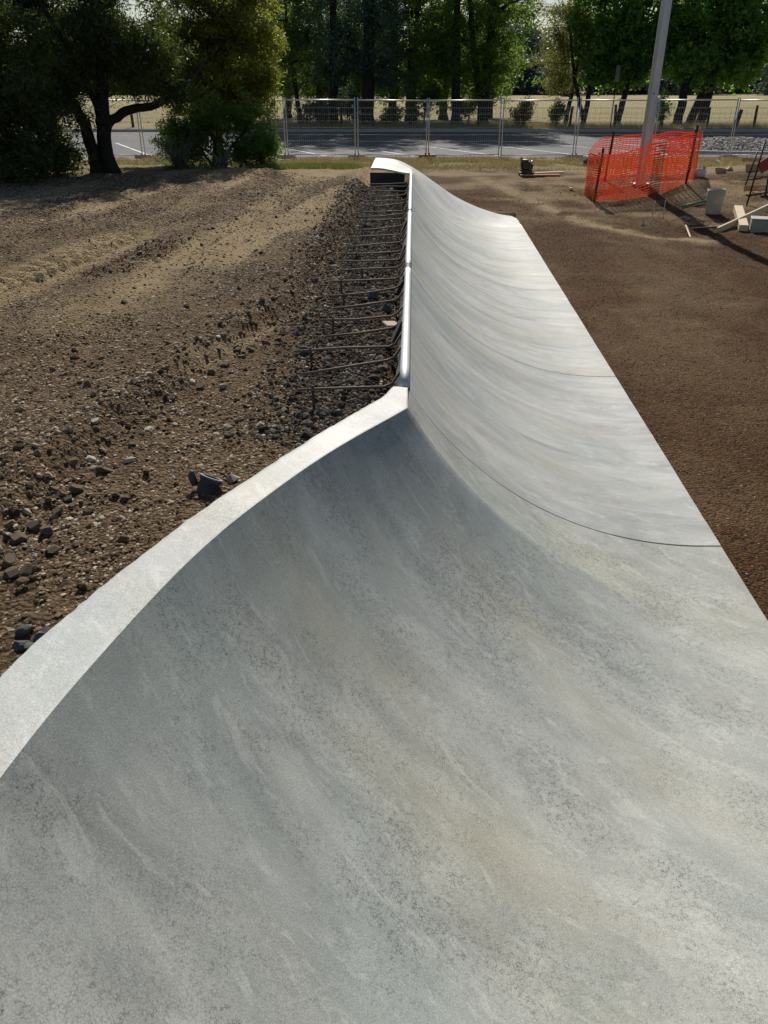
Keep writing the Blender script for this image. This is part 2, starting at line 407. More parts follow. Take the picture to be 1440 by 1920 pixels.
# ------------------------------------------------------------------ ground
BERM = np.array([(3.0, -1.72), (3.66, -1.68), (5.34, -1.33), (7.4, -.78), (13.2, -.52), (17.0, -.42), (18, -.4)])
def ground_macro(x, y):
    x = np.asarray(x, float); y = np.asarray(y, float)
    far = sstep(19, 27, y)
    # left: deck-level fill; right: floor level, climbing to the fence
    bx = np.interp(y, BERM[:, 0], BERM[:, 1])
    left = .80 + .10 * sstep(-.05, .25, bx - x) + .05 * sstep(-2, -6, x) * sstep(6, 14, y)
    left = left + .07 * np.exp(-((bx - x - .12) / .12) ** 2) * sstep(3, 4.5, y)
    left = left + .16 * np.exp(-(((x + 3.0) / 1.0) ** 2 + ((y - 18.3) / .8) ** 2))
    right = .55 * sstep(16.5, 27, y) - .02
    right = right + .22 * np.exp(-(((x - 7.9) / 1.1) ** 2 + ((y - 20.6) / 1.0) ** 2))
    right = right + .50 * sstep(8.0, 11.5, x) * sstep(14, 18.5, y) * (1 - sstep(24, 28, y)) + .22 * sstep(5.2, 7.2, x) * sstep(14.5, 18, y) * (1 - sstep(22, 27, y))
    right = right - .14 * np.exp(-(((x - 6.1) / .6) ** 2 + ((y - 17.0) / .7) ** 2))
    right = right + .06 * np.exp(-(((x - 4.5) / .9) ** 2 + ((y - 21.5) / .5) ** 2))
    side = sstep(-.45, .45, x - np.interp(y, [0, 4, 17, 19, 21, 24], [.2, .3, .55, .9, -.4, -.6]))
    near = left * (1 - side) + right * side
    z = near * (1 - far) + .55 * far
    z = z - .09 * sstep(28.7, 29.4, y) * (1 - sstep(47.2, 47.6, y)) + .08 * sstep(47.6, 49.5, y)
    z = z + 1.2 * sstep(120, 420, y)
    return z
def ruts(x, y):
    z = 0
    for x0, sl, w, a in ((-4.75, .13, .09, .05), (-4.2, .13, .07, .035), (-3.35, .12, .06, .04), (-2.3, .10, .07, .03), (-1.9, .10, .05, .025), (-5.6, .13, .1, .05)):
        c = x0 + sl * (y - 9.4) + .06 * np.sin(y * .9 + x0)
        g = np.exp(-((x - c) / w) ** 2)
        z = z - a * g + a * .7 * np.exp(-((x - c - 1.8 * w) / w) ** 2)
    m = sstep(4.5, 7, y) * (1 - sstep(16.5, 18.5, y)) * sstep(-1.2, -1.7, x)
    z = z * m * 2.2 * (.35 + 1.0 * vnoise(x * .8, y * .5, 77))
    # tyre tread: two rows of lugs
    for c0, wd, lug in ((-3.78, .30, .27), (-3.05, .24, .24)):
        c = c0 + .115 * (y - 7.3); q = (x - c) / wd
        band = (np.abs(q) < 1) * sstep(5.0, 6.0, y) * (1 - sstep(10.6, 11.2, y)) * (1 if c0 < -3.5 else sstep(8.0, 8.6, y) * (1 - sstep(10.2, 10.8, y)))
        ph = y * 2 * math.pi / lug + np.sign(q) * 1.3 - np.abs(q) * 2.6
        z = z + band * (-.035 + .06 * sstep(-.1, .5, np.sin(ph)) * (.7 + .6 * vnoise(x * 5, y * 5, 15)))
    return z
def ground_z(x, y, micro=True):
    x = np.asarray(x, float); y = np.asarray(y, float)
    z = ground_macro(x, y)
    side = sstep(.3, 2.0, x)
    close = 1 - sstep(22, 30, y)
    if micro:
        cl = fbm(x * 7, y * 7, 3, 4, .6) - .5
        cl2 = np.abs(fbm(x * 16, y * 16, 9, 3, .6) - .5)
        rough = .35 + 1.0 * vnoise(x * .9, y * .9, 21)
        bx = np.interp(y, BERM[:, 0], BERM[:, 1])
        bermy = np.exp(-((bx - x - .1) / .25) ** 2)
        leftamp = .034 * rough + .03 * bermy
        z = z + close * ((1 - side) * (cl * leftamp + cl2 * .05 * rough * (1 - .8 * sstep(4, 7.5, y))) + side * (cl * .026 + cl2 * .016 + .05 * (fbm(x * 2.2, y * 2.2, 91, 3) - .5) * sstep(2.6, 3.6, x - .06 * (y - 3.5))))
        z = z + (1 - side) * close * (ruts(x, y) + .10 * (fbm(x * 1.6, y * 1.3, 39, 3) - .5) * sstep(3.5, 7, y) * sstep(-.6, -1.6, x))
        # churned wheel marks on the right, near the far end
        w = sstep(2.5, 3.5, x) * sstep(14, 17, y) * close
        z = z + w * .05 * (fbm(x * 1.1 + y * .4, y * 2.6, 31, 4) - .5)
    return z
def ground_full(x, y):
    z = ground_z(x, y)
    # keep the soil under the slab
    inside = (x < edge_x(y) - .02) & (y < 19.02) & (y > -1.3)
    dd = ramp_d(x, y)
    top = np.where(y < 17.35, prof(dd), far_z(x, y))
    so = sdist(x, y, OUTER)
    under = inside & (((y < 4.3) & (so > .0)) | ((y >= 4.2) & (dd > -.03) & (y < 17.4)) | ((y >= 17.3) & (x > -.27 + .07 * (y - 17.6))))
    return np.where(under, np.minimum(z, top - .16), z)

def spaced(a, b, f):
    out = [a]
    while out[-1] < b: out.append(out[-1] + f(out[-1]))
    return np.array(out)
gy_ = np.concatenate([[-400, -60, -12, -4, -1.5, -.6], spaced(.2, 30, lambda y: max(.013, .0062 * y)), spaced(30.5, 60, lambda y: .8), spaced(65, 1500, lambda y: .08 * y)])
gx_ = np.concatenate([-spaced(9.5, 900, lambda x: .12 * x)[::-1], spaced(-9, -5.4, lambda x: .05), spaced(-5.37, -3.6, lambda x: .022), spaced(-3.58, 3.3, lambda x: .0165), spaced(3.35, 11, lambda x: .035), spaced(11.6, 900, lambda x: .12 * x)])
GX, GY = np.meshgrid(gx_, gy_, indexing='ij')
GZ = ground_full(GX, GY)
def masks(x, y):
    side = sstep(-.2, .8, x)
    n = fbm(x * .7, y * .35, 41, 4); n2 = fbm(x * 2.2, y * 2.2, 47, 3)
    c = -3.75 + .115 * (y - 7.3)
    dust = 1.0 * np.exp(-((x - c) / .42) ** 4) * sstep(4.5, 6, y) * (1 - sstep(10.5, 11.5, y))
    dust = np.maximum(dust, .95 * np.exp(-((x + 2.35 - .1 * (y - 9)) / .45) ** 2) * sstep(5.5, 7.5, y) * sstep(.35, .6, n + .12))
    dust = np.maximum(dust, .9 * sstep(.42, .56, fbm((x - .12 * y) * 1.3, y * .22, 57, 4)) * sstep(6, 10, y) * (1 - side))
    dust = np.maximum(dust, .35 * sstep(6, 13, y) * (1 - side) * sstep(.35, .6, n2))
    dust = np.maximum(dust, .8 * np.exp(-((x + 1.15 - .35 * (y - 6)) / .09) ** 2) * sstep(5, 5.4, y) * (1 - sstep(6.4, 7.2, y)))
    # pale wheel track curving across the far right
    tl = np.abs(sdist(x, y, np.array([(6.2, 15.7), (5.36, 16.5), (4.4, 18.0), (3.67, 20.3), (2.64, 22.9)]))); tl2 = np.abs(sdist(x, y, np.array([(7.2, 16.6), (5.6, 19.0), (4.2, 21.6), (3.4, 24)])))
    dust = np.maximum(dust, .95 * (np.exp(-(tl / .30) ** 2) + .6 * np.exp(-(tl2 / .25) ** 2)) * sstep(.30, .5, n2 + .1) * side)
    dust = np.maximum(dust, .75 * sstep(.40, .6, fbm(x * .5, y * 1.1, 53, 4)) * sstep(17.0, 20, y) * (1 - sstep(26, 29, y)))
    dust = np.maximum(dust, .20 * sstep(.50, .66, fbm((x + .25 * y) * .55, (y - .3 * x) * .28, 67, 4)) * side * sstep(5, 10, y))
    dust = np.maximum(dust, .10 * sstep(.52, .66, fbm(x * .9, y * .6, 69, 4)) * side)
    trench = np.exp(-((x - .0) / .75) ** 2) * sstep(4, 5, y) * (1 - sstep(17, 18, y))
    dust = np.clip(dust - .9 * trench, 0, 1)
    dry = sstep(24.0, 25.2, y + 1.5 * (n2 - .5)) * (1 - sstep(28.2, 28.6, y)) * .8
    dry = np.maximum(dry, sstep(48.8, 49.8, y + (n2 - .5)))
    dryl = sstep(-1.0, -2.2, x) * sstep(19.5, 21, y + 1.5 * (n2 - .5)) * (1 - sstep(28.2, 28.6, y)) * .7
    dry = np.maximum(dry, dryl)
    pale = sstep(27.6, 28.1, y + .5 * (n2 - .5)) * (1 - sstep(29.8, 30.2, y)) * .95
    pale = np.maximum(pale, .8 * sstep(47.4, 47.7, y) * (1 - sstep(48.4, 49.2, y + 1.2 * (n - .5))))
    rgt = side * (1 - .6 * sstep(18, 24, y))
    rgt = np.maximum(rgt, .9 * trench)
    return np.stack([dust, dry, rgt, pale], -1)
P = np.stack([GX, GY, GZ], -1)
g = grid_obj('ground', P, M['soil'], attrs={'soil': masks(GX, GY).reshape(-1, 4)})
tag(g, kind='structure')

def gz(x, y): return float(ground_full(np.array([x]), np.array([y]))[0])

# road and its paint
def hit(u, v):
    d = Vector(ray(u, v)); d /= d.y
    ys = np.arange(1.5, 60, .03); z = ground_z(d.x * ys, ys, False); r = H + d.z * ys
    k = int(np.argmax(r < z)); return Vector((d.x * ys[k], ys[k], float(z[k])))
def sheet(name, pts, z, mat):
    m = MB(); m.add([(x, y, z) for x, y in pts], [tuple(range(len(pts)))]); return tag(m.build(name, mat), kind='structure')
RZ = .50
edge = [(x, 29.35 + .18 * float(vnoise(x * .7, 3.0, 5)) + .12 * float(vnoise(x * 3.1, 3.0, 6))) for x in np.arange(-70, 70.1, .5)]
sheet('road', edge + [(70, 47.45), (-70, 47.45)], RZ, M['asphalt'])
m = MB()
for k in range(-12, 16):
    x0 = 1.1 + 3.1 * k
    a = Vector((x0, 30.0)); b = Vector((x0 - .47 * 7.6, 37.6)); w = .06
    m.add([(a.x - w, a.y, RZ + .004), (a.x + w, a.y, RZ + .004), (b.x + w, b.y, RZ + .004), (b.x - w, b.y, RZ + .004)], [(0, 1, 2, 3)])
m.add([(-70, 44.2, RZ + .004), (70, 44.2, RZ + .004), (70, 44.32, RZ + .004), (-70, 44.32, RZ + .004)], [(0, 1, 2, 3)])
tag(m.build('road_markings', M['paint']), kind='structure')
m = MB(); m.box((0, 47.55, .555), (140, .18, .17), bev=.02); tag(m.build('kerb', M['kerb']), kind='structure')

# ------------------------------------------------------------------ stones
def ico():
    p = (1 + 5 ** .5) / 2
    v = np.array([(-1, p, 0), (1, p, 0), (-1, -p, 0), (1, -p, 0), (0, -1, p), (0, 1, p), (0, -1, -p), (0, 1, -p), (p, 0, -1), (p, 0, 1), (-p, 0, -1), (-p, 0, 1)], float)
    v /= np.linalg.norm(v[0])
    f = np.array([(0, 11, 5), (0, 5, 1), (0, 1, 7), (0, 7, 10), (0, 10, 11), (1, 5, 9), (5, 11, 4), (11, 10, 2), (10, 7, 6), (7, 1, 8), (3, 9, 4), (3, 4, 2), (3, 2, 6), (3, 6, 8), (3, 8, 9), (4, 9, 5), (2, 4, 11), (6, 2, 10), (8, 6, 7), (9, 8, 1)])
    return v, f
IV, IF = ico()
def rotmats(n):
    q = rng.normal(size=(n, 4)); q /= np.linalg.norm(q, axis=1)[:, None]
    w, x, y, z = q.T
    return np.stack([np.stack([1 - 2 * (y * y + z * z), 2 * (x * y - z * w), 2 * (x * z + y * w)], -1), np.stack([2 * (x * y + z * w), 1 - 2 * (x * x + z * z), 2 * (y * z - x * w)], -1), np.stack([2 * (x * z - y * w), 2 * (y * z + x * w), 1 - 2 * (x * x + y * y)], -1)], 1)
def stones(name, xy, size, z, mat, flat=.42):
    n = len(xy)
    v = IV[None] * (1 + .55 * (rng.random((n, 12, 1)) - .5)) * (np.array([1, 1, 1]) * (.6 + .8 * rng.random((n, 1, 3))))
    v = np.einsum('nij,nkj->nki', rotmats(n), v)
    v[:, :, 2] *= flat
    v = v * size[:, None, None]
    v += np.concatenate([xy, z[:, None]], 1)[:, None, :]
    f = IF[None] + (np.arange(n) * 12)[:, None, None]
    return np_mesh(name, v.reshape(-1, 3), [f.reshape(-1, 3)], mat)
def on_soil(x, y):
    dd = ramp_d(x, y); so = sdist(x, y, OUTER)
    ins = (x < edge_x(y)) & (y < 19.1)
    return ~(ins & (((y < 4.3) & (so > -.01)) | ((y >= 4.2) & (dd > -.09) & (y < 17.6)) | ((y >= 17.3) & (x > -.35))))
def scatter(n, xr, yr, pw, dens=None):
    y = yr[0] + (yr[1] - yr[0]) * rng.random(n) ** pw; x = xr[0] + (xr[1] - xr[0]) * rng.random(n)
    k = on_soil(x, y) & (np.abs(x) < .62 * y + 1.4)
    if dens is not None: k &= rng.random(n) < dens(x, y)
    return x[k], y[k]
def bermd(x, y):
    bx = np.interp(y, BERM[:, 0], BERM[:, 1]); return np.exp(-((bx - x - .1) / .22) ** 2)
x, y = scatter(330000, (-9, .5), (1.6, 18.5), 1.7, lambda x, y: (.35 + .65 * sstep(.38, .62, fbm(x * 1.3, y * 1.3, 61, 3))) * (1 - .92 * masks(x, y)[..., 0]) * (1 - .55 * np.exp(-((x - .0) / .6) ** 2) * sstep(4, 5, y)))
sz = .0035 + .0065 * rng.random(len(x)) ** 2.6 + .008 * (rng.random(len(x)) < .03) * rng.random(len(x)) + .0045 * (y / 8)
stones_left = stones('rubble', np.stack([x, y], 1), sz, ground_full(x, y) + sz * .1, M['stones'])
tag(stones_left, 'loose brown rubble and broken clods spread over the dirt left of the ramp', 'rubble', kind='stuff')
x, y = scatter(16000, (-2.6, .3), (2.6, 17), 1.3, lambda x, y: .1 + .9 * bermd(x, y))
sz = .007 + .019 * rng.random(len(x)) ** 3
tag(stones('clods', np.stack([x, y], 1), sz, ground_full(x, y) + sz * .25, M['stones'], .8), 'coarse broken clods heaped along the low bank beside the starter bars', 'clods', kind='stuff')
x, y = scatter(70000, (1.8, 11), (2.6, 22), 1.4, lambda x, y: 1 - .9 * masks(x, y)[..., 0])
sz = .003 + .005 * rng.random(len(x)) ** 2 + .0012 * (y / 5)
tag(stones('fine_gravel', np.stack([x, y], 1), sz, ground_full(x, y) + sz * .2, M['grit']), 'fine gravel pressed into the dark brown dirt right of the ramp', 'gravel', kind='stuff')

t = NT('crushed_rock'); r = t.n('ShaderNodeNewGeometry').outputs['Random Per Island']
M['crushed'] = t.set(Base_Color=t.ramp(r, [(0.0, (.03, .025, .02)), (.6, (.10, .085, .068)), (.9, (.19, .17, .145)), (.98, (.36, .33, .29))]), Roughness=.95, Specular_IOR_Level=.03)
x, y = scatter(60000, (-.9, .6), (3.6, 17.6), 1.3, lambda x, y: np.exp(-((x + .22 - .02 * (y - 4)) / .5) ** 2) * (y > 3.9 - .3 * x))
sz = .004 + .012 * rng.random(len(x)) ** 2.4 + .022 * (rng.random(len(x)) < .012) + .003 * (y / 8)
tag(stones('crushed_rock', np.stack([x, y], 1), sz, ground_full(x, y) + sz * .2, M['crushed'], .7), 'dark crushed rock in the strip under the starter bars', 'crushed rock', kind='stuff')
def rock_mesh(name, seed, mat):
    r = np.random.default_rng(seed)
    import bmesh
    bm = bmesh.new(); bmesh.ops.create_icosphere(bm, subdivisions=4, radius=1)
    planes = [(Vector(r.normal(size=3)).normalized(), .38 + .42 * r.random()) for _ in range(11)]
    for v_ in bm.verts:
        for nrm, d in planes:
            k = v_.co.dot(nrm) - d
            if k > 0: v_.co -= nrm * k
        v_.co *= 1 + .025 * (r.random() - .5)
    me = bpy.data.meshes.new(name); bm.to_mesh(me); bm.free(); me.materials.append(mat)
    return me
RM = [rock_mesh('rock', s, M['rock']) for s in range(5)]
RB = [rock_mesh('rock', 20 + s, M['bluestone']) for s in range(3)]
RP = [rock_mesh('rock', 40 + s, M['palerock']) for s in range(3)]
def rock(me, x, y, s, label, group=None, dz=0.25, name='rock'):
    o = bpy.data.objects.new(name, me); link(o); o.scale = (s * random.uniform(.8, 1.25), s * random.uniform(.8, 1.25), s * random.uniform(.55, .85))
    o.rotation_euler = (random.uniform(-.4, .4), random.uniform(-.4, .4), random.uniform(0, 6.3)); o.location = (x, y, gz(x, y) + s * dz)
    return tag(o, label, 'rock', group)
for (u, v, s) in ((185, 845, .055), (225, 895, .04), (140, 880, .065), (95, 920, .045), (55, 945, .05), (130, 905, .035), (75, 955, .05), (20, 970, .06), (10, 1010, .05), (45, 1030, .05), (15, 1035, .05),
                  (210, 890, .03), (370, 695, .05), (395, 670, .045), (420, 655, .05), (450, 640, .05), (470, 628, .045), (500, 618, .05), (520, 610, .05), (440, 630, .05), (410, 640, .04), (240, 800, .035), (120, 895, .04), (160, 915, .035), (85, 985, .04)):
    p = gp(u, v, .93); rock(RM[random.randrange(5)], p.x, p.y, s * .85, 'dark brown rock lying along the rubble bank left of the ramp', 'rocks along the rubble bank')
for (u, v, s, me, lab) in ((438, 877, .035, RP[0], 'small pale stone lying just above the white cap strip near the buried pipe'),
                  (182, 800, .03, RP[1], 'pale flat stone on brown rubble left of the rocky bank'),
                  (485, 775, .035, RP[2], 'pale grey stone on dark rubble below the nearest starter bar'),
                  (570, 645, .05, RB[0], 'pale bluestone at the outer end of the third starter bar'),
                  (700, 545, .085, RB[1], 'large rounded bluestone lying under the starter bars'),
                  (722, 560, .06, RB[2], 'smaller bluestone between the big rounded stone and the coping')):
    p = gp(u, v, .88); rock(me, p.x, p.y, s, lab)
for k, (u, v, s) in enumerate(((38, 1135, .055), (60, 1150, .045), (25, 1160, .05), (48, 1165, .05), (75, 1140, .035))):
    p = gp(u, v, .93); rock(RB[k % 3], p.x, p.y, s * .8, 'blue-grey stone in the small heap beside the cap strip at far left', 'blue-grey stones heaped by the strip')

# ------------------------------------------------------------------ the ramp
ramp = empty('skate_ramp', (1.0, 4.3, 0), 'long curved grey concrete skate ramp with steel coping and a hip at each end', 'skate ramp')
OFF = np.array([1.0, 4.3, 0])
def panel(y0, y1, name='slab_panel', d0=.012):
    n = max(8, int((y1 - y0) / .12)); ys = np.linspace(y0, y1, n)
    q = np.concatenate([np.linspace(0, .9, 60), np.linspace(.93, 1, 4)])
    rows = []
    for yy in ys:
        a = P0 + D1 * (yy - P0[1]) / D1[1] + N1 * d0
        b = np.array([edge_x(yy), yy])
        b[0] += .004 * (vnoise(yy * 9, 1.5, 3) - .5)
        xy = a[None] + (b - a)[None] * q[:, None]
        z = prof(d1f(xy[:, 0], xy[:, 1])) + .006 * (fbm(xy[:, 0] * 1.2, xy[:, 1] * 1.2, 88, 2) - .5)
        rows.append(np.column_stack([xy, z]) - OFF)
    return grid_obj(name, np.array(rows), M['conc'], ramp, skirt=.13, flip=True)
J = [4.29, 7.66, 11.54, 17.4]
GAP = .006
panel(J[0] + GAP, J[1] - GAP * 1.2); panel(J[1] + GAP * 1.2, J[2] - GAP * 1.2); panel(J[2] + GAP * 1.2, J[3])
# near slab: hip ridge and hollow pocket under the camera
b0 = [P0 + D1 * ((J[0] - GAP) - P0[1]) / D1[1] + N1 * .006]
A0 = np.array(b0[0]); A1 = CORNER
nA = 14; nB = 150
B0 = np.concatenate([np.linspace(A0, A1, nA, endpoint=False)])
acc = np.concatenate([[0], np.cumsum(np.linalg.norm(np.diff(C2, axis=0), axis=1))])
ss = np.linspace(0, acc[-1], nB)
C2S = np.column_stack([np.interp(ss, acc, C2[:, 0]), np.interp(ss, acc, C2[:, 1])])
B0 = np.concatenate([B0, C2S])
N2 = np.array([_t0[1], -_t0[0]])                       # into the pocket
bis = N1 + N2; bis /= np.linalg.norm(bis)
tt = (edge_x(3.3) - CORNER[0]) / bis[0]; RE = CORNER + bis * tt
ye = np.concatenate([np.linspace(J[0] - GAP, RE[1], nA, endpoint=False), RE[1] + (-1.5 - RE[1]) * np.linspace(0, 1, nB) ** 1.0])
B1 = np.column_stack([edge_x(ye), ye])
q = np.linspace(0, 1, 130)
XY = B0[:, None, :] + (B1 - B0)[:, None, :] * q[None, :, None]
Z = prof(np.maximum(ramp_d(XY[..., 0], XY[..., 1]), 1e-6)) + .008 * (fbm(XY[..., 0] * 1.5, XY[..., 1] * 1.5, 90, 2) - .5) * np.clip(q * 6, 0, 1)[None]
# ease the ridge so that it reads as floated concrete
d1v = d1f(XY[..., 0], XY[..., 1]); d2v = sdist(XY[..., 0], XY[..., 1], C2X)
near = grid_obj('slab_panel', np.concatenate([XY, Z[..., None]], -1) - OFF, M['conc_near'], ramp, skirt=.13, flip=True)
near['label'] = 'near slab with shaded hollow pocket and speckled grey finish'
# cap strip along the pocket lip
n = 170
acc2 = np.concatenate([[0], np.cumsum(np.linalg.norm(np.diff(OUTER, axis=0), axis=1))])
so = np.linspace(0, 1, n) ** 1.0
INN = np.column_stack([np.interp(so * acc[-1], acc, C2[:, 0]), np.interp(so * acc[-1], acc, C2[:, 1])])
OUT = np.column_stack([np.interp(so * acc2[-1], acc2, OUTER[:, 0]), np.interp(so * acc2[-1], acc2, OUTER[:, 1])])
h0 = np.array([[.139, 4.30], [.137, 4.2], [.133, 4.09]]); h1 = np.array([[.045, 4.325], [.035, 4.29], [.01, 4.22]])
INN = np.concatenate([h0, INN]); OUT = np.concatenate([h1, OUT])
jit = .014 * (fbm(np.arange(len(OUT)) * .9, np.zeros(len(OUT)), 5, 3) - .5)
dv = OUT - INN; dv /= np.linalg.norm(dv, axis=1)[:, None]; OUT = OUT + dv * jit[:, None]
qq = np.array([0, .03, .07, .15, .3, .5, .7, .85, .94, 1.0]); zz = np.array([0, .002, .003, .003, .004, .003, .003, .002, .001, -.006])
G = INN[:, None, :] + (OUT - INN)[:, None, :] * qq[None, :, None]
GZ_ = LIP + zz[None] + .004 * (fbm(G[..., 0] * 6, G[..., 1] * 6, 13, 3) - .5)
grid_obj('cap_strip', np.concatenate([G, GZ_[..., None]], -1) - OFF, M['cap'], ramp, skirt=.2)
# far roll-over hip
ys = np.linspace(17.405, 19.0, 40); q = np.linspace(0, 1, 90); rows = []
for yy in ys:
    f = (yy - 17.4) / 1.6
    xl = -.28 + .10 * f; xr = edge_x(yy) if yy < 18.64 else edge_x(18.64) - .25 * (yy - 18.64)
    x = xl + (xr - xl) * q
    yo = .22 * sstep(.55, -.3, x) * (1 - f) - .02 * (1 - f)
    rows.append(np.column_stack([x, yy + yo, far_z(x, np.full_like(x, yy))]) - OFF)
grid_obj('hip_cap', np.array(rows), M['cap'], ramp, skirt=.035, flip=True)
# back face under the coping
m = MB(); pts = []
ysb = np.arange(4.32, 17.42, .09); V = []; 
for k, yy in enumerate(ysb):
    j = .03 * (float(vnoise(yy * 5, 2, 8)) - .5); xl = lip_x(yy)
    V.append([(xl + .01, yy, LIP - .02), (xl - .045 + j * .4, yy, LIP - .045), (xl - .07 + j, yy, LIP - .14), (xl - .075 - j, yy, LIP - .24), (xl - .11 + j, yy, LIP - .45)])
grid_obj('back_face', np.array(V) - OFF, M['rough_conc'], ramp, smooth=False)
# coping pipe
def off(p): return tuple(np.array(p) - OFF)
cop = None
cuts = [4.33, 7.70, 11.5, 17.42]
for k in range(3):
    m = MB(); y0, y1 = cuts[k] + .004, cuts[k + 1] - .004
    pts = [off((lip_x(yy) - .022, yy, LIP + .001)) for yy in np.linspace(y0, y1, 12)]
    m.tube(pts, .0305, 20); o = m.build('coping', M['coping'], ramp, True)
    if k < 2:
        s_ = MB(); yy = cuts[k + 1]
        s_.tube([off((lip_x(yy - .05) - .022, yy - .05, LIP + .001)), off((lip_x(yy + .05) - .022, yy + .05, LIP + .001))], .0325, 20); s_.build('joint_sleeve', M['tape'] if k == 0 else M['coping'], o, True)
# starter bars
BARS = [(557, 731), (566, 702), (551, 659), (610, 631), (601, 600), (624, 579), (624, 555), (618, 528), (639, 507), (633, 490), (651, 476), (653, 464), (649, 445), (664, 433), (680, 414), (676, 407), (676, 398), (690, 388), (692, 378), (695, 370), (694, 358), (690, 351), (690, 345)]
YB = [gp(750, v, .93).y for v in (724, 676, 649, 619, 597, 566, 543, 521, 502, 484, 470, 452, 439, 425, 412, 404, 395, 381, 374, 367, 357, 349, 343)]
for k, ((u, v), yr) in enumerate(zip(BARS, YB)):
    zb = .925 + random.uniform(-.012, .012)
    a = gp(u, v, zb); xr = lip_x(yr)
    m = MB(); zj = zb + random.uniform(-.01, .02)
    pts = [Vector((a.x, a.y, zb)), Vector((a.x * .5 + (xr - .15) * .5, a.y * .5 + yr * .5, zb + random.uniform(-.006, .008))), Vector((xr - .15, yr, zj)), Vector((xr - .10, yr + .01, zj + .02)), Vector((xr - .045, yr + .03, LIP - .04))]
    m.tube([off(p) for p in pts], .0095, 7)
    b = m.build('rebar', M['bar'], ramp, True)
    if k in (0, 2, 4, 6, 7, 8, 10, 13, 17):
        f = .86 if k != 8 else .7
        px, py = a.x * f + xr * (1 - f), a.y * f + yr * (1 - f)
        s_ = MB(); s_.tube([off((px + random.uniform(-.01, .01), py + .012, gz(px, py) - .08)), off((px, py + .012, zb + .02))], .0095, 7); s_.build('stake', M['rust'], b, True)
# dark brackets clamped behind the coping
for yy, hh in ((5.9, .2), (7.55, .2), (9.2, .18), (11.1, .18), (13.0, .16), (15.2, .16)):
    xl = lip_x(yy); m = MB()
    Mr = Matrix.Rotation(math.radians(24), 3, 'Y')
    m.box(off((xl - .085, yy, LIP - .11)), (.035, .15, hh), Mr, .006); m.build('bracket', M['dark'], ramp)

# board under the far hip and offcut under the bars
m = MB(); m.box((0, 0, 0), (.74, .035, .30), bev=.004); o = m.build('formwork_board', M['dark']); o.location = (.07, 17.66, .90); o.rotation_euler = (0, 0, -.2)
tag(o, 'dark formwork board standing under the far hip of the ramp', 'board')
m = MB(); m.box((0, 0, 0), (.12, .10, .02), bev=.004); o = m.build('foam_offcut', M['foam']); p = gp(733, 608, .92); o.location = (p.x, p.y, p.z); o.rotation_euler = (.15, .1, .5)
tag(o, 'beige offcut lying under the starter bars beside the coping', 'offcut')

# ------------------------------------------------------------------ buried pipe end
p = gp(382, 905, .86)
e = empty('drain_pipe', (p.x, p.y, gz(p.x, p.y) - .02), 'blue-grey pipe end sticking out of the rubble beside the white strip', 'pipe')
Mr = Matrix.Rotation(math.radians(22), 3, 'Y') @ Matrix.Rotation(math.radians(-22), 3, 'X')
m = MB(); m.lathe([(.050, -.06), (.051, .075), (.058, .078), (.058, .092), (.047, .092), (.046, -.05)], 28, M=Mr); m.build('pipe_body', M['pvc'], e, True)
m = MB(); m.lathe([(.0475, .0935), (.060, .0935), (.061, .10), (.048, .101), (.0475, .0935)], 28, M=Mr); m.build('rim', M['pvc_rim'], e, True)
m = MB(); m.tube([Vector((-.05, .02, .05)), Vector((-.065, .03, .10)), Vector((-.06, .035, .125))], [.018, .02, .012], 10); m.build('cap_lug', M['pvc'], e, True)

# ------------------------------------------------------------------ temporary fence
FY = 28.5
def fence_panel(kind):
    e = empty('mesh_fence', (0, FY, .55), None, 'fence panel', 'temporary fence panels along the road')
    m = MB(); w = 1.16; hgt = 1.74
    for sx in (-w, w): m.tube([(sx, 0, 0), (sx, 0, hgt + .06)], .019, 8)
    m.tube([(-w, 0, hgt - .02), (w, 0, hgt - .02)], .019, 8); m.tube([(-w, 0, .1), (w, 0, .1)], .014, 8)
    m.build('frame', M['galv'], e, True)
    m = MB()
    for k in range(9):
        z = .12 + (hgt - .16) * k / 8; m.box((0, 0, z), (2 * w, .005, .006))
    for k in range(1, 34): m.box((-w + 2 * w * k / 34, .006, hgt / 2 + .02), (.003, .003, hgt - .16))
    m.build('wire_mesh', M['wire'], e)
    return e
fp = fence_panel(0)
def panel_x(u): return (u - 720) / F * (FY * CP + (H - .6) * SP)
us = [-130, 3, 137, 270, 404, 538, 669, 801, 937, 1076, 1220, 1366, 1505]
flab = ['wire fence panel behind the dark scrub at the far left', 'wire fence panel seen through the dark left shrubs', 'wire fence panel behind the trunk of the spreading tree', 'wire fence panel behind the bushy shrub', 'wire fence panel emerging right of the bushy shrub',
        'wire fence panel left of the ramp, its left end on a concrete foot', 'wire fence panel directly behind the far end of the ramp', 'wire fence panel just right of the ramp, starting at the red foot', 'wire fence panel behind the dark machine', 'wire fence panel left of the pole, behind the orange mesh', 'wire fence panel right of the pole, behind the orange mesh', 'wire fence panel at the far right beside the gravel mound']
for k in range(12):
    x0, x1 = panel_x(us[k]), panel_x(us[k + 1]); o = fp if k == 0 else copy_tree(fp)
    o.location = ((x0 + x1) / 2, FY + random.uniform(-.04, .04), .55 + random.uniform(-.01, .01)); o.scale.x = (x1 - x0 - .09) / 2.32
    o.rotation_euler = (random.uniform(-.02, .02), random.uniform(-.01, .01), random.uniform(-.012, .012)); o['label'] = flab[k]
def foot(u, mat, label):
    m = MB(); m.box((0, 0, .06), (.58, .24, .12), bev=.025)
    for sx in (-.06, .06): m.tube([(sx, 0, .1), (sx, 0, .17)], .028, 10)
    o = m.build('ballast_block', mat); o.location = (panel_x(u), FY - .02, .54); return tag(o, label, 'fence foot', 'fence feet')
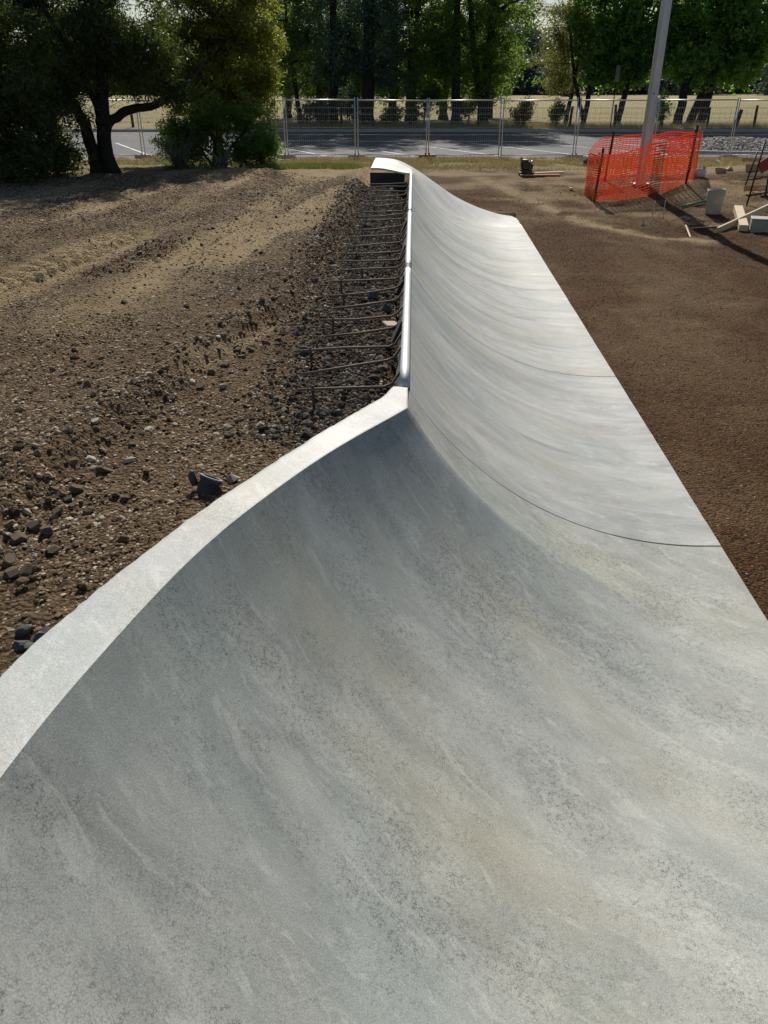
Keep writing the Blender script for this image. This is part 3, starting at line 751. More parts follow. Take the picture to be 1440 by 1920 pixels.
foot(538, M['kerb'], 'pale concrete fence foot just right of the bushy shrub'); foot(801, M['redfoot'], 'red fence foot on the grass right of the ramp'); foot(669, M['kerb'], 'pale fence foot behind the far end of the ramp')
foot(1366, M['kerb'], 'pale fence foot at the right beside the gravel mound'); foot(270, M['kerb'], 'pale fence foot behind the spreading tree'); foot(1076, M['kerb'], 'pale fence foot left of the orange mesh')

# ------------------------------------------------------------------ pole and orange mesh
e = empty('light_pole', (6.52, 21.3, gz(6.52, 21.3)), 'tall grey eight-sided steel light pole standing in the orange mesh', 'light pole')
m = MB(); m.tube([(0, 0, -.05), (0, 0, 8.5)], [.132, .120], 8); o = m.build('shaft', M['galv'], e); o.rotation_euler.z = math.radians(12)
m = MB(); m.box((0, 0, .03), (.42, .42, .04), bev=.006); m.build('base_plate', M['galv'], e)
m = MB(); m.box((-.02, -.128, 2.05), (.02, .012, .05)); m.build('bolt', M['stake'], e)
pk = [Vector((5.15, 20.3)), Vector((7.38, 20.45)), Vector((8.35, 23.0)), Vector((5.9, 22.4))]
def netting(path, zt, zb, label_sag=.05):
    return None
NETPTS = [(5.13, 20.28), (6.25, 20.18), (7.38, 20.42), (8.0, 21.7), (8.38, 23.03), (7.1, 22.9), (5.88, 22.45), (5.3, 21.9), (5.12, 21.1), (5.13, 20.28)]
path = catmull(NETPTS, 14)
# keep faces taut: straight between pickets with slight sag
acc3 = np.concatenate([[0], np.cumsum(np.linalg.norm(np.diff(path, axis=0), axis=1))]); LT = acc3[-1]
def net_pt(s, h):
    x = np.interp(s, acc3, path[:, 0]); y = np.interp(s, acc3, path[:, 1])
    top = np.interp(s / LT, [0, .12, .27, .36, .50, .66, .78, .9, 1], [1.14, 1.06, 1.10, 1.02, 1.02, 1.0, .98, .86, 1.10])
    sag = .05 * np.sin(s * 3.1) + .16 * (vnoise(s * 1.3, h * 2.0, 12) - .5) + .07 * (vnoise(s * 4.3, h * 4.0, 19) - .5) + .02 * np.sin(s * 9 + h * 5)
    nrm = np.array([0, -1.0])
    g0 = ground_macro(x, y) + .0
    z = g0 + .0 + h * top + .16 * (h ** 2) * (vnoise(s * 1.4, s * 0 + 4.0, 18) - .6) + .07 * (vnoise(s * 2.6, h * 3, 23) - .5) + .018 * np.sin(s * 5.2 + h * 3)
    return np.stack([x + sag * .6, y + sag, z], -1)
Vn = []; Fn = []
def strip_quads(A, B):
    base = sum(len(v) for v in Vn); n = len(A)
    Vn.append(np.concatenate([A, B])); i = np.arange(n - 1)
    Fn.append(np.stack([base + i, base + i + 1, base + n + i + 1, base + n + i], 1))
sv = np.linspace(0, LT, 420)
NR = 20
for r_ in range(NR + 1):
    h = r_ / NR; wv = .022 if r_ not in (0, NR) else .03
    wob = .012 * (vnoise(sv * 3, np.full_like(sv, r_ * 7.7), 4) - .5)
    a = net_pt(sv, np.full_like(sv, h)); a[:, 2] += wob; b = a.copy(); b[:, 2] += wv; strip_quads(a, b)
hv = np.linspace(0, 1, 24)
for s0 in np.arange(0, LT, .11):
    a = net_pt(np.full_like(hv, s0), hv); b = net_pt(np.full_like(hv, s0 + .014), hv); strip_quads(a, b)
o = np_mesh('barrier_mesh', np.concatenate(Vn), Fn, M['orange']); tag(o, 'orange plastic barrier mesh wrapped around the foot of the light pole', 'barrier mesh')
so_ = o.modifiers.new('thick', 'SOLIDIFY'); so_.thickness = .003
plab = ['dark steel picket holding the front left corner of the orange mesh', 'dark steel picket holding the front right corner of the orange mesh', 'dark steel picket at the back right corner of the orange mesh', 'dark steel picket at the back left corner of the orange mesh']
for k, q_ in enumerate(pk):
    m = MB(); ln = [(.10, .05), (.06, .03), (.02, .02), (.10, .03)][k]
    for a_ in range(3):
        t_ = a_ * 2 * math.pi / 3; c_, s_ = math.cos(t_), math.sin(t_)
        Mr = Matrix.Rotation(t_, 3, 'Z'); m.box((c_ * .014, s_ * .014, .55), (.034, .008, 1.32), Mr)
    o = m.build('steel_picket', M['stake']); o.location = (q_.x, q_.y, gz(q_.x, q_.y) - .02); o.rotation_euler = (-ln[1], ln[0], .3)
    tag(o, plab[k], 'picket', 'pickets of the orange mesh')

# ------------------------------------------------------------------ right-hand building clutter
x, y, _ = hit(1335, 403)
e = empty('bucket', (x, y, gz(x, y) - .01), 'cloudy white plastic bucket standing on the dirt by the green pipe', 'bucket')
m = MB(); m.lathe([(.0, .005), (.15, .005), (.155, .02), (.168, .36), (.180, .40), (.180, .50), (.170, .50), (.160, .37), (.148, .03), (0, .03)], 32); m.build('pail_body', M['pail'], e, True)
m = MB()
for z in (.385, .425, .465): m.lathe([(.181, z - .008), (.192, z - .006), (.192, z + .006), (.181, z + .008)], 32)
m.build('rim', M['pail'], e, True)
m = MB(); m.tube([Vector((.19 * math.cos(a), -.05 - .17 * math.sin(a) * .4 - .1, .43 - .23 * math.sin(a))) + Vector((0, .13, 0)) * abs(math.cos(a)) for a in np.linspace(0, math.pi, 15)], .004, 6); m.build('handle', M['galv'], e, True)

x, y, _ = hit(1311, 334)
e = empty('jerrycan', (x, y, gz(x, y)), 'small white plastic jerrycan on the dirt at the right end of the orange mesh', 'jerrycan')
m = MB(); m.box((0, 0, .11), (.26, .17, .22), bev=.03); m.build('can_body', M['white'], e, True)
m = MB(); m.tube([(-.06, 0, .21), (-.05, 0, .27), (.05, 0, .27), (.07, 0, .21)], .014, 8); m.build('handle', M['white'], e, True)
m = MB(); m.tube([(.09, 0, .21), (.09, 0, .25)], .025, 12); m.build('cap', M['stake'], e)

def plank(name, a, b, w, t_, mat, label, cat='plank', group=None, roll=0):
    a, b = Vector(a), Vector(b); L = (b - a).length; m = MB(); m.box((0, 0, 0), (L, w, t_), bev=.004)
    o = m.build(name, mat); o.location = (a + b) / 2; d = (b - a).normalized()
    o.rotation_euler = (Matrix.Rotation(math.atan2(d.y, d.x), 3, 'Z') @ Matrix.Rotation(-math.asin(d.z), 3, 'Y') @ Matrix.Rotation(roll, 3, 'X')).to_euler()
    return tag(o, label, cat, group)
# stepped formwork on the slope at the right edge
spec = [((1392, 301), (1500, 304), .14, 'timber', 'topmost brown formwork plank on the right slope'), ((1399, 315), (1500, 316), .19, 'timber', 'wide formwork plank second from the top on the right slope'),
        ((1388, 329), (1500, 327), .08, 'timber_pale', 'thin pale formwork plank third from the top on the right slope'), ((1396, 353), (1500, 351), .12, 'timber', 'lowest level formwork plank on the right slope'),
        ((1424, 357), (1500, 325), .08, 'timber_pale', 'pale plank propped aslant against the stepped formwork')]
for (a, b, w, mt, lb) in spec:
    Y = hit(a[0], a[1] + 8).y - .1
    plank('formwork_plank', at(*a, Y), at(*b, Y + .1), w, .07, M[mt], lb, 'plank', 'stepped formwork planks', roll=math.radians(72))
for (a, b, lb) in (((1400, 385), (1436, 262), 'long dark steel stake leaning in front of the stepped formwork'), ((1396, 352), (1420, 285), 'shorter dark steel stake behind the long leaning one'), ((1434, 372), (1446, 300), 'dark steel stake at the right edge beside the red board')):
    Y = hit(*a).y
    m = MB(); pa, pb = at(*a, Y), at(*b, Y + .1); m.tube([pa - (pb - pa) * .12, pb], .02, 8); tag(m.build('steel_stake', M['stake'], None, True), lb, 'stake', 'formwork stakes')
_y = hit(1434, 372).y - .05
plank('red_board', at(1424, 316, _y), at(1500, 268, _y + .3), .25, .03, M['red'], 'red painted board leaning on the formwork at the right edge', 'board', roll=math.radians(75))
plank('timber_beam', hit(1344, 436) + Vector((0, 0, .03)), at(1465, 377, hit(1344, 436).y + 1.2), .05, .12, M['timber_pale'], 'long timber beam lying aslant with one end raised, in front of the bucket', 'beam')
plank('timber_block', hit(1381, 402) + Vector((0, 0, .12)), hit(1393, 434) + Vector((0, 0, .06)), .17, .12, M['timber_pale'], 'short pale timber block under the long slanting beam', 'block')
p = hit(1428, 432); e = empty('concrete_block', (p.x + .1, p.y, gz(p.x, p.y)), 'grey-green block with a flat pale top at the right edge', 'block', rz=-.35)
m = MB(); m.box((.1, 0, .10), (.85, .42, .26), bev=.015); m.build('block_body', M['block'], e)
m = MB(); m.box((.1, 0, .235), (.87, .44, .018), bev=.004); m.build('top_face', M['kerb'], e)
m = MB(); m.tube([(.25, -.05, .24), (.25, -.05, .31), (.4, -.05, .31), (.4, -.05, .24)], .012, 8); m.build('lifting_loop', M['stake'], e)
pa, pb = hit(1278, 391) + Vector((0, 0, .04)), hit(1326, 381) + Vector((0, 0, .06)); m = MB(); m.tube([pa, pb], .022, 10); tag(m.build('green_pipe', M['green'], None, True), 'green plastic pipe lying on the dirt beside the white bucket', 'pipe')
for (a, b, lb) in (((1222, 408), (1229, 376), 'left one of two upright wire pegs in front of the orange mesh'), ((1243, 410), (1248, 375), 'right one of two upright wire pegs in front of the orange mesh')):
    pa = hit(*a); pb = at(*b, pa.y + .05); m = MB(); m.tube([pa - Vector((0, 0, .05)), pb], .008, 6); tag(m.build('wire_peg', M['galv'], None, True), lb, 'peg', 'wire pegs')
# reinforcing mesh offcut
e = empty('steel_mesh', hit(1312, 420), 'bent offcut of steel reinforcing mesh lying in front of the bucket', 'steel mesh', rz=.5)
m = MB()
def mz(i, j): return .05 + .05 * math.sin(i * 1.1) + .03 * math.cos(j * 1.7)
for i in range(6): m.tube([(i * .16 - .4, j * .16 - .4, mz(i, j)) for j in range(6)], .005, 6)
m.build('long_wires', M['bar'], e, True)
m = MB()
for j in range(6): m.tube([(i * .16 - .4, j * .16 - .4, mz(i, j) + .010) for i in range(6)], .005, 6)
m.build('cross_wires', M['bar'], e, True)
plank('timber_stick', hit(1285, 426) + Vector((0, 0, .03)), hit(1294, 447) + Vector((0, 0, .02)), .03, .02, M['timber_pale'], 'short pale stick on the dirt below the steel mesh', 'stick')
plank('timber_batten', hit(1296, 431) + Vector((0, 0, .03)), hit(1350, 428) + Vector((0, 0, .04)), .04, .02, M['timber_pale'], 'thin pale batten lying flat beside the end of the long beam', 'batten')
rock(RP[0], *hit(1206, 423).xy, .07, 'white stone on the dirt below the wire pegs')
rock(RP[1], *hit(1352, 325).xy, .16, 'big tan boulder on the slope behind the jerrycan', dz=.3)
rock(RP[2], *hit(1367, 321).xy, .12, 'tan boulder right of the biggest one behind the jerrycan', dz=.3)
rock(RP[1], *hit(1345, 307).xy, .13, 'tan boulder nearest the fence at the right', dz=.3)
m = MB(); m.lathe([(0, 0), (.04, 0), (.045, .02), (.045, .05), (.035, .06), (0, .06)], 16); o = m.build('plastic_cap', M['yellow'], None, True); p = hit(1070, 357); o.location = (p.x, p.y, gz(p.x, p.y)); tag(o, 'small yellow plastic cap lying alone on the dirt', 'cap')

# machine and planks by the grass
p = hit(986, 328); zb = gz(p.x, p.y)
e = empty('plate_compactor', (p.x, p.y, zb), 'small dark plate compactor standing on the dirt beside two planks', 'compactor')
m = MB(); m.box((0, 0, .05), (.40, .36, .07), bev=.02); m.box((0, 0, .11), (.30, .28, .06), bev=.01); m.build('base_plate', M['engine'], e)
m = MB(); m.box((-.02, 0, .25), (.24, .24, .22), bev=.03); m.lathe([(0, .36), (.08, .36), (.09, .38), (.09, .40), (0, .42)], 16, (-.04, 0, 0)); m.box((.12, 0, .22), (.10, .16, .14), bev=.02); m.build('engine', M['engine'], e)
m = MB(); m.tube([(-.13, -.1, .14), (-.16, -.1, .46), (-.16, .1, .46), (-.13, .1, .14)], .012, 8); m.build('handle', M['stake'], e, True)
m = MB(); m.tube([(.1, -.05, .28), (.16, -.05, .36)], [.03, .045], 12); m.build('exhaust', M['galv'], e, True)
pz = gz(p.x + .8, p.y)
plank('timber_plank', (p.x + .22, p.y - .1, pz + .06), (p.x + 1.05, p.y - .02, pz + .08), .14, .04, M['timber_pale'], 'upper pale plank lying beside the dark compactor', 'plank')
plank('timber_plank', (p.x - .2, p.y - .28, pz + .02), (p.x + .9, p.y - .22, pz + .025), .12, .04, M['timber'], 'lower brown plank lying under the pale one by the compactor', 'plank')
p = hit(1106, 311); m = MB(); m.lathe([(0, 0), (.22, 0), (.25, .1), (.2, .22), (.08, .3), (0, .31)], 12); o = m.build('rubbish_bag', M['stake']); o.location = (p.x, p.y, gz(p.x, p.y)); o.rotation_euler = (0, .3, 0); tag(o, 'black rubbish bag on the grass at the left end of the orange mesh', 'bag')

# ------------------------------------------------------------------ gravel mound and kerb by the road
cx, cy = 13.6, 33.2
th = np.linspace(0, 2 * math.pi, 49); rr = np.linspace(0, 1, 16)
PP = np.stack([cx + 3.1 * rr[:, None] * np.cos(th)[None], cy + 2.3 * rr[:, None] * np.sin(th)[None], .49 + .42 * (1 - rr[:, None] ** 2) + 0 * th[None]], -1)
tag(grid_obj('gravel_mound', PP, M['rough_conc'], flip=True), kind='structure')
r_ = np.sqrt(rng.random(3500)); a_ = rng.random(3500) * 2 * math.pi
x = cx + 3.1 * r_ * np.cos(a_); y = cy + 2.3 * r_ * np.sin(a_)
tag(stones('gravel', np.stack([x, y], 1), .035 + .05 * rng.random(3500), .49 + .42 * (1 - r_ ** 2), M['gravel'], .8), 'pale gravel heaped on the mound beside the road', 'gravel', kind='stuff')
m = MB(); m.tube([(cx - 3.2 + .0, cy - .6, .53)] + [(cx + 3.25 * math.cos(a), cy + 2.45 * math.sin(a), .53) for a in np.linspace(-2.9, -.1, 20)] + [(cx + 4.5, cy + 1.5, .53)], .09, 8)
tag(m.build('kerb_edging', M['kerb'], None, True), kind='structure')

# ------------------------------------------------------------------ vegetation
def leaf_quads(C, L, W, down=0.0, up=0.0):
    n = len(C)
    d = rng.normal(size=(n, 3)); d[:, 2] = d[:, 2] * .8 - down + up; d /= np.linalg.norm(d, axis=1)[:, None]
    s = np.cross(d, rng.normal(size=(n, 3))); s /= np.linalg.norm(s, axis=1)[:, None]
    l = L * (.6 + .8 * rng.random((n, 1))); w = W * (.6 + .8 * rng.random((n, 1)))
    a = C - d * l * .5; b = C + s * w * .5; c = C + d * l * .5; e_ = C - s * w * .5
    V = np.stack([a, b, c, e_], 1).reshape(-1, 3); f = np.arange(4 * n).reshape(-1, 4)
    return V, f
def blob_clumps(blobs, dens):
    """clump centres spread through lobed ellipsoids, thinner inside, with voids where a 3D wave is low"""
    out = []
    for (x, y, z, rx, ry, rz) in blobs:
        n = int(dens * (rx * ry * rz) ** (2 / 3) * 3) + 3
        p = rng.normal(size=(n, 3)); p /= np.linalg.norm(p, axis=1)[:, None]
        ph = rng.random(3) * 6.3
        lob = 1 + .22 * np.sin(p[:, 0] * 4.1 + ph[0]) + .18 * np.sin(p[:, 2] * 5.3 + ph[1]) + .12 * np.sin(p[:, 1] * 6 + ph[2])
        p *= (rng.random((n, 1)) ** .38) * lob[:, None]
        p *= 1 + .35 * (rng.random((n, 1)) - .5)
        q = p * [rx, ry, rz] + [x, y, z]
        k = 5.2 / max(1.2, (rx * ry * rz) ** (1 / 3)); 
        wv = np.sin(q[:, 0] * k + ph[0]) + np.sin(q[:, 1] * k * .8 + ph[1]) + np.sin(q[:, 2] * k * 1.1 + ph[2])
        out.append(q[wv > -.75])
    return np.concatenate(out)
def tree(name, label, cat, base, trunks, blobs, dens, per, spread, leaf, mat, down=0.0, group=None, limbs=10, limb_r=.03):
    base = Vector(base); e = empty(name, base, label, cat, group)
    cl = blob_clumps(blobs, dens)
    m = MB()
    nodes = []
    for tp in trunks:
        pts = [Vector(p[:3]) for p in tp]; rs = [p[3] for p in tp]
        # bend the path slightly
        P_ = catmull([tuple(p) for p in pts], 5); R_ = np.interp(np.linspace(0, 1, len(P_)), np.linspace(0, 1, len(rs)), rs)
        P_ = P_ + rng.normal(size=P_.shape) * (R_[:, None] * .12)
        m.tube([Vector(p) for p in P_], [float(r) * (1.5 if i == 0 else 1) for i, r in enumerate(R_)], 9)
        nodes += [(Vector(p), float(r)) for p, r in zip(P_[len(P_) // 3:], R_[len(P_) // 3:])]
    pick = rng.choice(len(cl), size=min(limbs, len(cl)), replace=False)
    for i in pick:
        c = Vector(cl[i]); nd = min(nodes, key=lambda t_: (t_[0] - c).length + (2 if t_[0].z > c.z else 0))
        a = nd[0]; mid = a.lerp(c, .5) + Vector(rng.normal(size=3)) * .12 * (c - a).length
        r0 = min(nd[1] * .6, limb_r * (1 + .4 * (c - a).length))
        m.tube([a, a.lerp(mid, .5) + Vector((0, 0, .03)), mid, mid.lerp(c, .5), c], [r0, r0 * .85, r0 * .65, r0 * .4, r0 * .2], 6)
    m.build('trunk', M['bark'], e, True)
    k = np.repeat(cl, per, axis=0); k = k + rng.normal(size=k.shape) * np.array([spread, spread, spread * .75]) * np.repeat(.6 + .8 * rng.random((len(cl), 1)), per, axis=0)
    V, f = leaf_quads(k, leaf[0], leaf[1], down)
    np_mesh('crown', V, [f], mat, e)
    return e

# left: spreading dark tree with two trunks
b = gp(198, 338, .80); b.z = gz(b.x, b.y) - .05
tree('spreading_tree', 'dark spreading tree with twin trunks and a low limb reaching right', 'tree', b,
     [[(-.15, 0, 0, .15), (-.25, .05, .8, .13), (-.55, .2, 1.5, .09), (-1.0, .3, 2.5, .06), (-1.3, .3, 3.6, .03)],
      [(.12, .05, 0, .17), (.12, .05, .9, .15), (.2, .1, 1.6, .13), (.25, .2, 2.8, .1), (.3, .3, 4.2, .05)],
      [(.15, .05, .95, .10), (.6, .25, 1.25, .095), (1.2, .6, 1.38, .08), (1.8, 1.0, 1.75, .055), (2.2, 1.6, 2.3, .03)],
      [(.1, .0, 1.2, .07), (-.1, -.2, 2.0, .06), (-.6, -.4, 3.2, .03)]],
     [(-.9, .6, 3.0, 1.6, 1.2, 1.2), (.5, .7, 3.2, 1.3, 1.3, 1.1), (-2.3, .6, 2.4, 1.3, 1.1, 1.3), (.2, .3, 4.1, 1.7, 1.2, .8), (-1.9, .5, 3.7, 1.5, 1.2, .9), (1.1, 1.0, 2.1, .9, .9, .5), (.0, .9, 2.0, 1.2, .8, .45), (1.3, -.1, 2.2, .8, .5, .6), (.5, -.3, 2.5, .9, .5, .7), (1.7, .5, 1.55, .5, .4, .35), (-.7, -.2, 1.9, .7, .5, .6), (-1.3, .2, 1.3, .6, .5, .7)],
     92, 46, .12, (.12, .026), M['leaf_dark'], .5, limbs=60, limb_r=.02)
# sunlit wattle crown to its right
b = gp(405, 318, .72); b.z = gz(b.x, b.y) - .05
tree('wattle_tree', 'olive green wattle with a rounded sunlit crown right of the twin trunks', 'tree', (b.x, b.y + .7, b.z),
     [[(0, 0, 0, .10), (.05, .0, .8, .09), (.2, .1, 1.8, .07), (.35, .1, 3.2, .04), (.4, .1, 4.2, .02)], [(0, .05, .3, .07), (-.4, .1, 1.3, .06), (-.8, .2, 2.6, .03)]],
     [(.25, .0, 2.9, 1.45, 1.2, 1.35), (1.0, .1, 2.5, .85, .9, .9), (-.7, .0, 2.9, 1.1, 1.0, 1.3), (.6, 0, 3.9, 1.2, 1.0, .8), (-.3, .0, 4.3, 1.3, 1.1, .7), (1.2, .0, 3.2, .65, .7, .7), (1.35, 0, 2.0, .5, .6, .4), (-.4, -.2, 1.7, .6, .5, .6), (.5, .3, 1.8, .8, .5, .4), (.1, -.2, 1.4, .9, .5, .5), (.9, .1, 1.6, .6, .5, .5), (-.7, .1, 2.1, .8, .6, .6)],
     100, 44, .11, (.12, .032), M['leaf_wattle'], .1, limbs=50, limb_r=.016)
b = gp(400, 325, .78)
tree('bushy_shrub', 'bushy green shrub under the wattle beside the bank', 'shrub', (b.x - .1, b.y + .6, gz(b.x, b.y) - .05),
     [[(0, 0, 0, .05), (.1, 0, .6, .03), (.2, 0, 1.0, .02)], [(0, 0, .05, .04), (-.4, 0, .6, .03), (-.6, 0, .9, .02)], [(0, 0, .05, .04), (.5, 0, .5, .03), (.9, 0, .9, .02)]],
     [(-.7, .2, .75, .65, .6, .65), (.2, .2, .65, .8, .6, .6), (1.0, .1, .75, .5, .5, .5), (.7, .2, .4, .7, .5, .4), (-.2, .2, 1.2, .6, .5, .5), (1.25, .1, .55, .5, .45, .55), (.5, .2, 1.25, .7, .5, .5), (-1.0, .3, .45, .5, .45, .45), (.9, .2, 1.1, .5, .45, .4), (0, -.1, .35, .9, .4, .35)],
     95, 46, .09, (.10, .032), M['leaf_green'], .0, limbs=24, limb_r=.012)
# dark scrub at far left
for (u, Y, sc, lb) in ((20, 16.6, 1.0, 'dense dark scrub bush at the far left edge of the photo'), (85, 18.2, .75, 'dense dark scrub bush just left of the twin trunks'), (-90, 17.4, 1.1, 'dense dark scrub bush reaching in from beyond the left edge')):
    d = ray(u, 350); x = d[0] * Y / d[1]
    tree('scrub_bush', lb, 'shrub', (x, Y, gz(x, Y) - .05), [[(0, 0, 0, .07), (.1, 0, .9, .05), (.2, 0, 2.0, .03)], [(0, 0, .1, .06), (-.4, .1, 1.0, .04), (-.6, .2, 1.9, .02)]],
         [(-.1, .2, .9 * sc, .95, .8, .95 * sc), (-.5, .3, 1.9 * sc, .9, .8, .8), (.4, .2, 1.7 * sc, .8, .7, .8), (.1, .2, 2.6 * sc, .9, .7, .7), (.35, 0, .45, .6, .5, .45)], 78, 44, .12, (.12, .028), M['leaf_dark'], .3, limbs=26, limb_r=.014)
# strappy clump
def strappy(name, label, base, n, L, mat, spread=.9):
    V = []; Fq = []
    for k in range(n):
        a = rng.random() * 2 * math.pi; lean = .3 + spread * rng.random(); l = L * (.6 + .6 * rng.random()); w = .012 + .01 * rng.random()
        o = len(V) ; side = Vector((-math.sin(a), math.cos(a), 0)) * w
        for i in range(7):
            t_ = i / 6; r_ = l * t_ * math.sin(min(1.5, lean * (.4 + t_))); z = l * t_ * math.cos(min(1.9, lean * (.4 + 1.1 * t_)))
            c = Vector((math.cos(a) * r_ + .05 * math.cos(a), math.sin(a) * r_ + .05 * math.sin(a), max(z, .02))); k_ = 1 - .9 * t_
            V += [tuple(c - side * k_), tuple(c + side * k_)]
        for i in range(6): Fq.append((o + 2 * i, o + 2 * i + 1, o + 2 * i + 3, o + 2 * i + 2))
    o = np_mesh(name, np.array(V), [np.array(Fq)], mat); o.location = base; return tag(o, label, 'plant')
p = gp(338, 325, .85); strappy('flax_clump', 'grey strappy leaved clump under the trees beside the bank', (p.x, p.y, gz(p.x, p.y)), 130, 1.0, M['leaf_silver'])
p = gp(420, 330, .9); strappy('flax_clump', 'lower strappy clump right of the tall grey one, against the shrub', (p.x, p.y, gz(p.x, p.y)), 70, .6, M['leaf_silver'])

# beyond the road
TY = 52.0
K = (TY * CP + 2.0 * SP) / F
def TX(u, Y=TY): return (u - 720) / F * (Y * CP + 2.0 * SP)
def big(name, label, u, Y, r0, hgt, blobs, mat, lean=0.0, fork=False, dens=8.5, per=58, spread=.24, leaf=(.22, .08), down=.3, limbs=22):
    x = TX(u, Y)
    tr = [[(0, 0, 0, r0), (lean * .3, 0, hgt * .2, r0 * .85), (lean * .7, 0, hgt * .5, r0 * .6), (lean, 0, hgt * .85, r0 * .2)]]
    if fork: tr.append([(0, 0, .5, r0 * .7), (-.7, .1, hgt * .3, r0 * .6), (-1.3, .2, hgt * .6, r0 * .3)])
    return tree(name, label, 'tree', (x, Y, gz(x, Y) - .1), tr, blobs, dens, per, spread, leaf, mat, down, 'trees beyond the road', limbs, .05)
big('gum_tree', 'thin leaning gum beyond the road, leftmost behind the fence', 565, 52.5, .16, 11, [(-1, 0, 5, 2.6, 2.2, 3.0), (-.5, 0, 9, 2.8, 2.4, 3), (-3.2, 0, 6, 2.2, 2, 3.2), (-2.5, 0, 3.4, 1.7, 1.5, 1.2)], M['leaf_mid'], -.8)
big('gum_tree', 'dark gum with a straight mid-sized trunk left of the thickest trunk', 625, 52, .30, 14, [(0, 0, 5.2, 2.4, 2.2, 2.6), (-.6, 0, 9, 3, 2.6, 3.2), (.6, 0, 12.5, 2.5, 2.4, 2.4), (.3, .3, 3.2, 1.8, 1.4, 1.1)], M['leaf_blue'], .3)
big('gum_tree', 'dark blue-green gum with the thickest straight trunk in the centre', 690, 51.5, .42, 15, [(.2, 0, 5.2, 2.2, 2, 2.4), (.8, 0, 9.2, 3.2, 2.8, 3.2), (0, 0, 13, 2.8, 2.6, 2.6), (.9, .2, 3.0, 1.7, 1.3, 1.3), (-.9, -.3, 3.4, 1.3, 1.2, 1.3)], M['leaf_blue'], .2)
big('gum_tree', 'green gum with a single dark trunk behind the far end of the ramp', 855, 52, .30, 13.5, [(-1.0, 0, 4.8, 2.2, 2, 2.2), (0, 0, 8.6, 3.2, 2.8, 3.2), (.2, 0, 12, 2.6, 2.4, 2.4), (-1.9, 0, 3.6, 1.2, 1.2, 1.2), (.4, 0, 3.6, 1.6, 1.4, 1.3)], M['leaf_green'], -.3)
big('gum_tree', 'green drooping gum with a low wide crown right of the ramp end', 905, 53, .34, 13, [(.4, 0, 4.6, 2.2, 2.2, 2.4), (.6, 0, 8.5, 2.4, 2.6, 3), (-.2, 0, 11.5, 2.4, 2.4, 2.4), (.1, 0, 2.9, 1.7, 1.5, 1.2), (1.3, .2, 6, 1.6, 1.6, 2.2)], M['leaf_green'], .3, True)
big('gum_tree', 'tall gum standing behind the others in the centre', 770, 57, .35, 16, [(0, 0, 6, 3, 2.5, 3.6), (-1.5, 0, 10, 3.4, 3, 3.8), (1.8, 0, 11, 3, 3, 3.6), (0, 0, 3.5, 2, 1.5, 1.6)], M['leaf_mid'], .2)
for (u_, Y_, h_, mt_, lb_) in ((600, 60, 13, 'leaf_mid', 'dark gum in the second row behind the mid-sized trunk'), (668, 64, 14, 'leaf_blue', 'dark gum in the second row just left of the thickest trunk'), (735, 61, 13, 'leaf_green', 'gum in the second row between the thickest trunk and the ramp end'),
                             (830, 63, 14, 'leaf_mid', 'gum in the second row left of the single dark trunk'), (915, 66, 13, 'leaf_mid', 'dark gum in the second row behind the drooping gum'), (540, 66, 13, 'leaf_mid', 'gum in the second row at the left end of the row')):
    big('gum_tree', lb_, u_, Y_, .3, h_, [(0, 0, 2.0, 2.2, 1.6, 1.0), (.3, 0, 3.4, 2.4, 1.8, 1.9), (-.8, 0, 6, 2.8, 2.2, 2.8), (.8, 0, 9.5, 3, 2.4, 3.2)], M[mt_], .3, dens=6.5, per=60)
big('she_oak', 'slender olive she-oak at the left of the right-hand trees', 1058, 52, .15, 6.6, [(-.5, 0, 3.6, 1.3, 1.2, 1.7), (-.8, 0, 5.4, 1.1, 1.1, 1.3), (.1, 0, 5.6, 1, 1, 1.2), (-.6, 0, 2.3, 1, .8, .5)], M['leaf_olive'], .6, dens=17, leaf=(.20, .045), spread=.25)
big('broadleaf_tree', 'forked bright green broadleaf tree next to the she-oak', 1092, 51.5, .17, 8.5, [(.6, 0, 3.9, 1.5, 1.4, 1.5), (.3, 0, 6.2, 1.9, 1.8, 1.9), (1.6, 0, 4.6, 1.3, 1.3, 1.5), (.9, 0, 2.7, .9, .8, .5)], M['leaf_bright'], .6, True, dens=14, per=46, leaf=(.22, .16), spread=.24, down=.1)
big('broadleaf_tree', 'bright green broadleaf tree with a single slanting trunk behind the pole', 1155, 51.5, .20, 8.5, [(.3, 0, 3.8, 1.5, 1.4, 1.4), (.6, 0, 6.2, 2.1, 1.9, 2), (1.6, 0, 4.0, 1.4, 1.3, 1.3), (.5, 0, 2.7, 1.1, .9, .5)], M['leaf_bright'], .8, dens=14, per=46, leaf=(.22, .16), spread=.24, down=.1)
big('broadleaf_tree', 'broadleaf tree with a thick dark trunk just right of the pole', 1268, 50.5, .28, 9, [(-.2, 0, 3.9, 1.7, 1.5, 1.5), (.0, 0, 6.5, 2.3, 2, 2.1), (.6, 0, 3.0, 1.3, 1, .8)], M['leaf_bright'], .5, dens=14, per=46, leaf=(.22, .16), spread=.24, down=.1)
big('broadleaf_tree', 'broadleaf tree whose trunk leans sharply right, third from the right edge', 1287, 51, .27, 9, [(1.3, 0, 4.2, 1.8, 1.6, 1.7), (1.6, 0, 6.8, 2.3, 2, 2.1), (1.9, 0, 3.0, 1.2, 1, .7)], M['leaf_bright'], 2.0, dens=14, per=46, leaf=(.22, .16), spread=.24, down=.1)
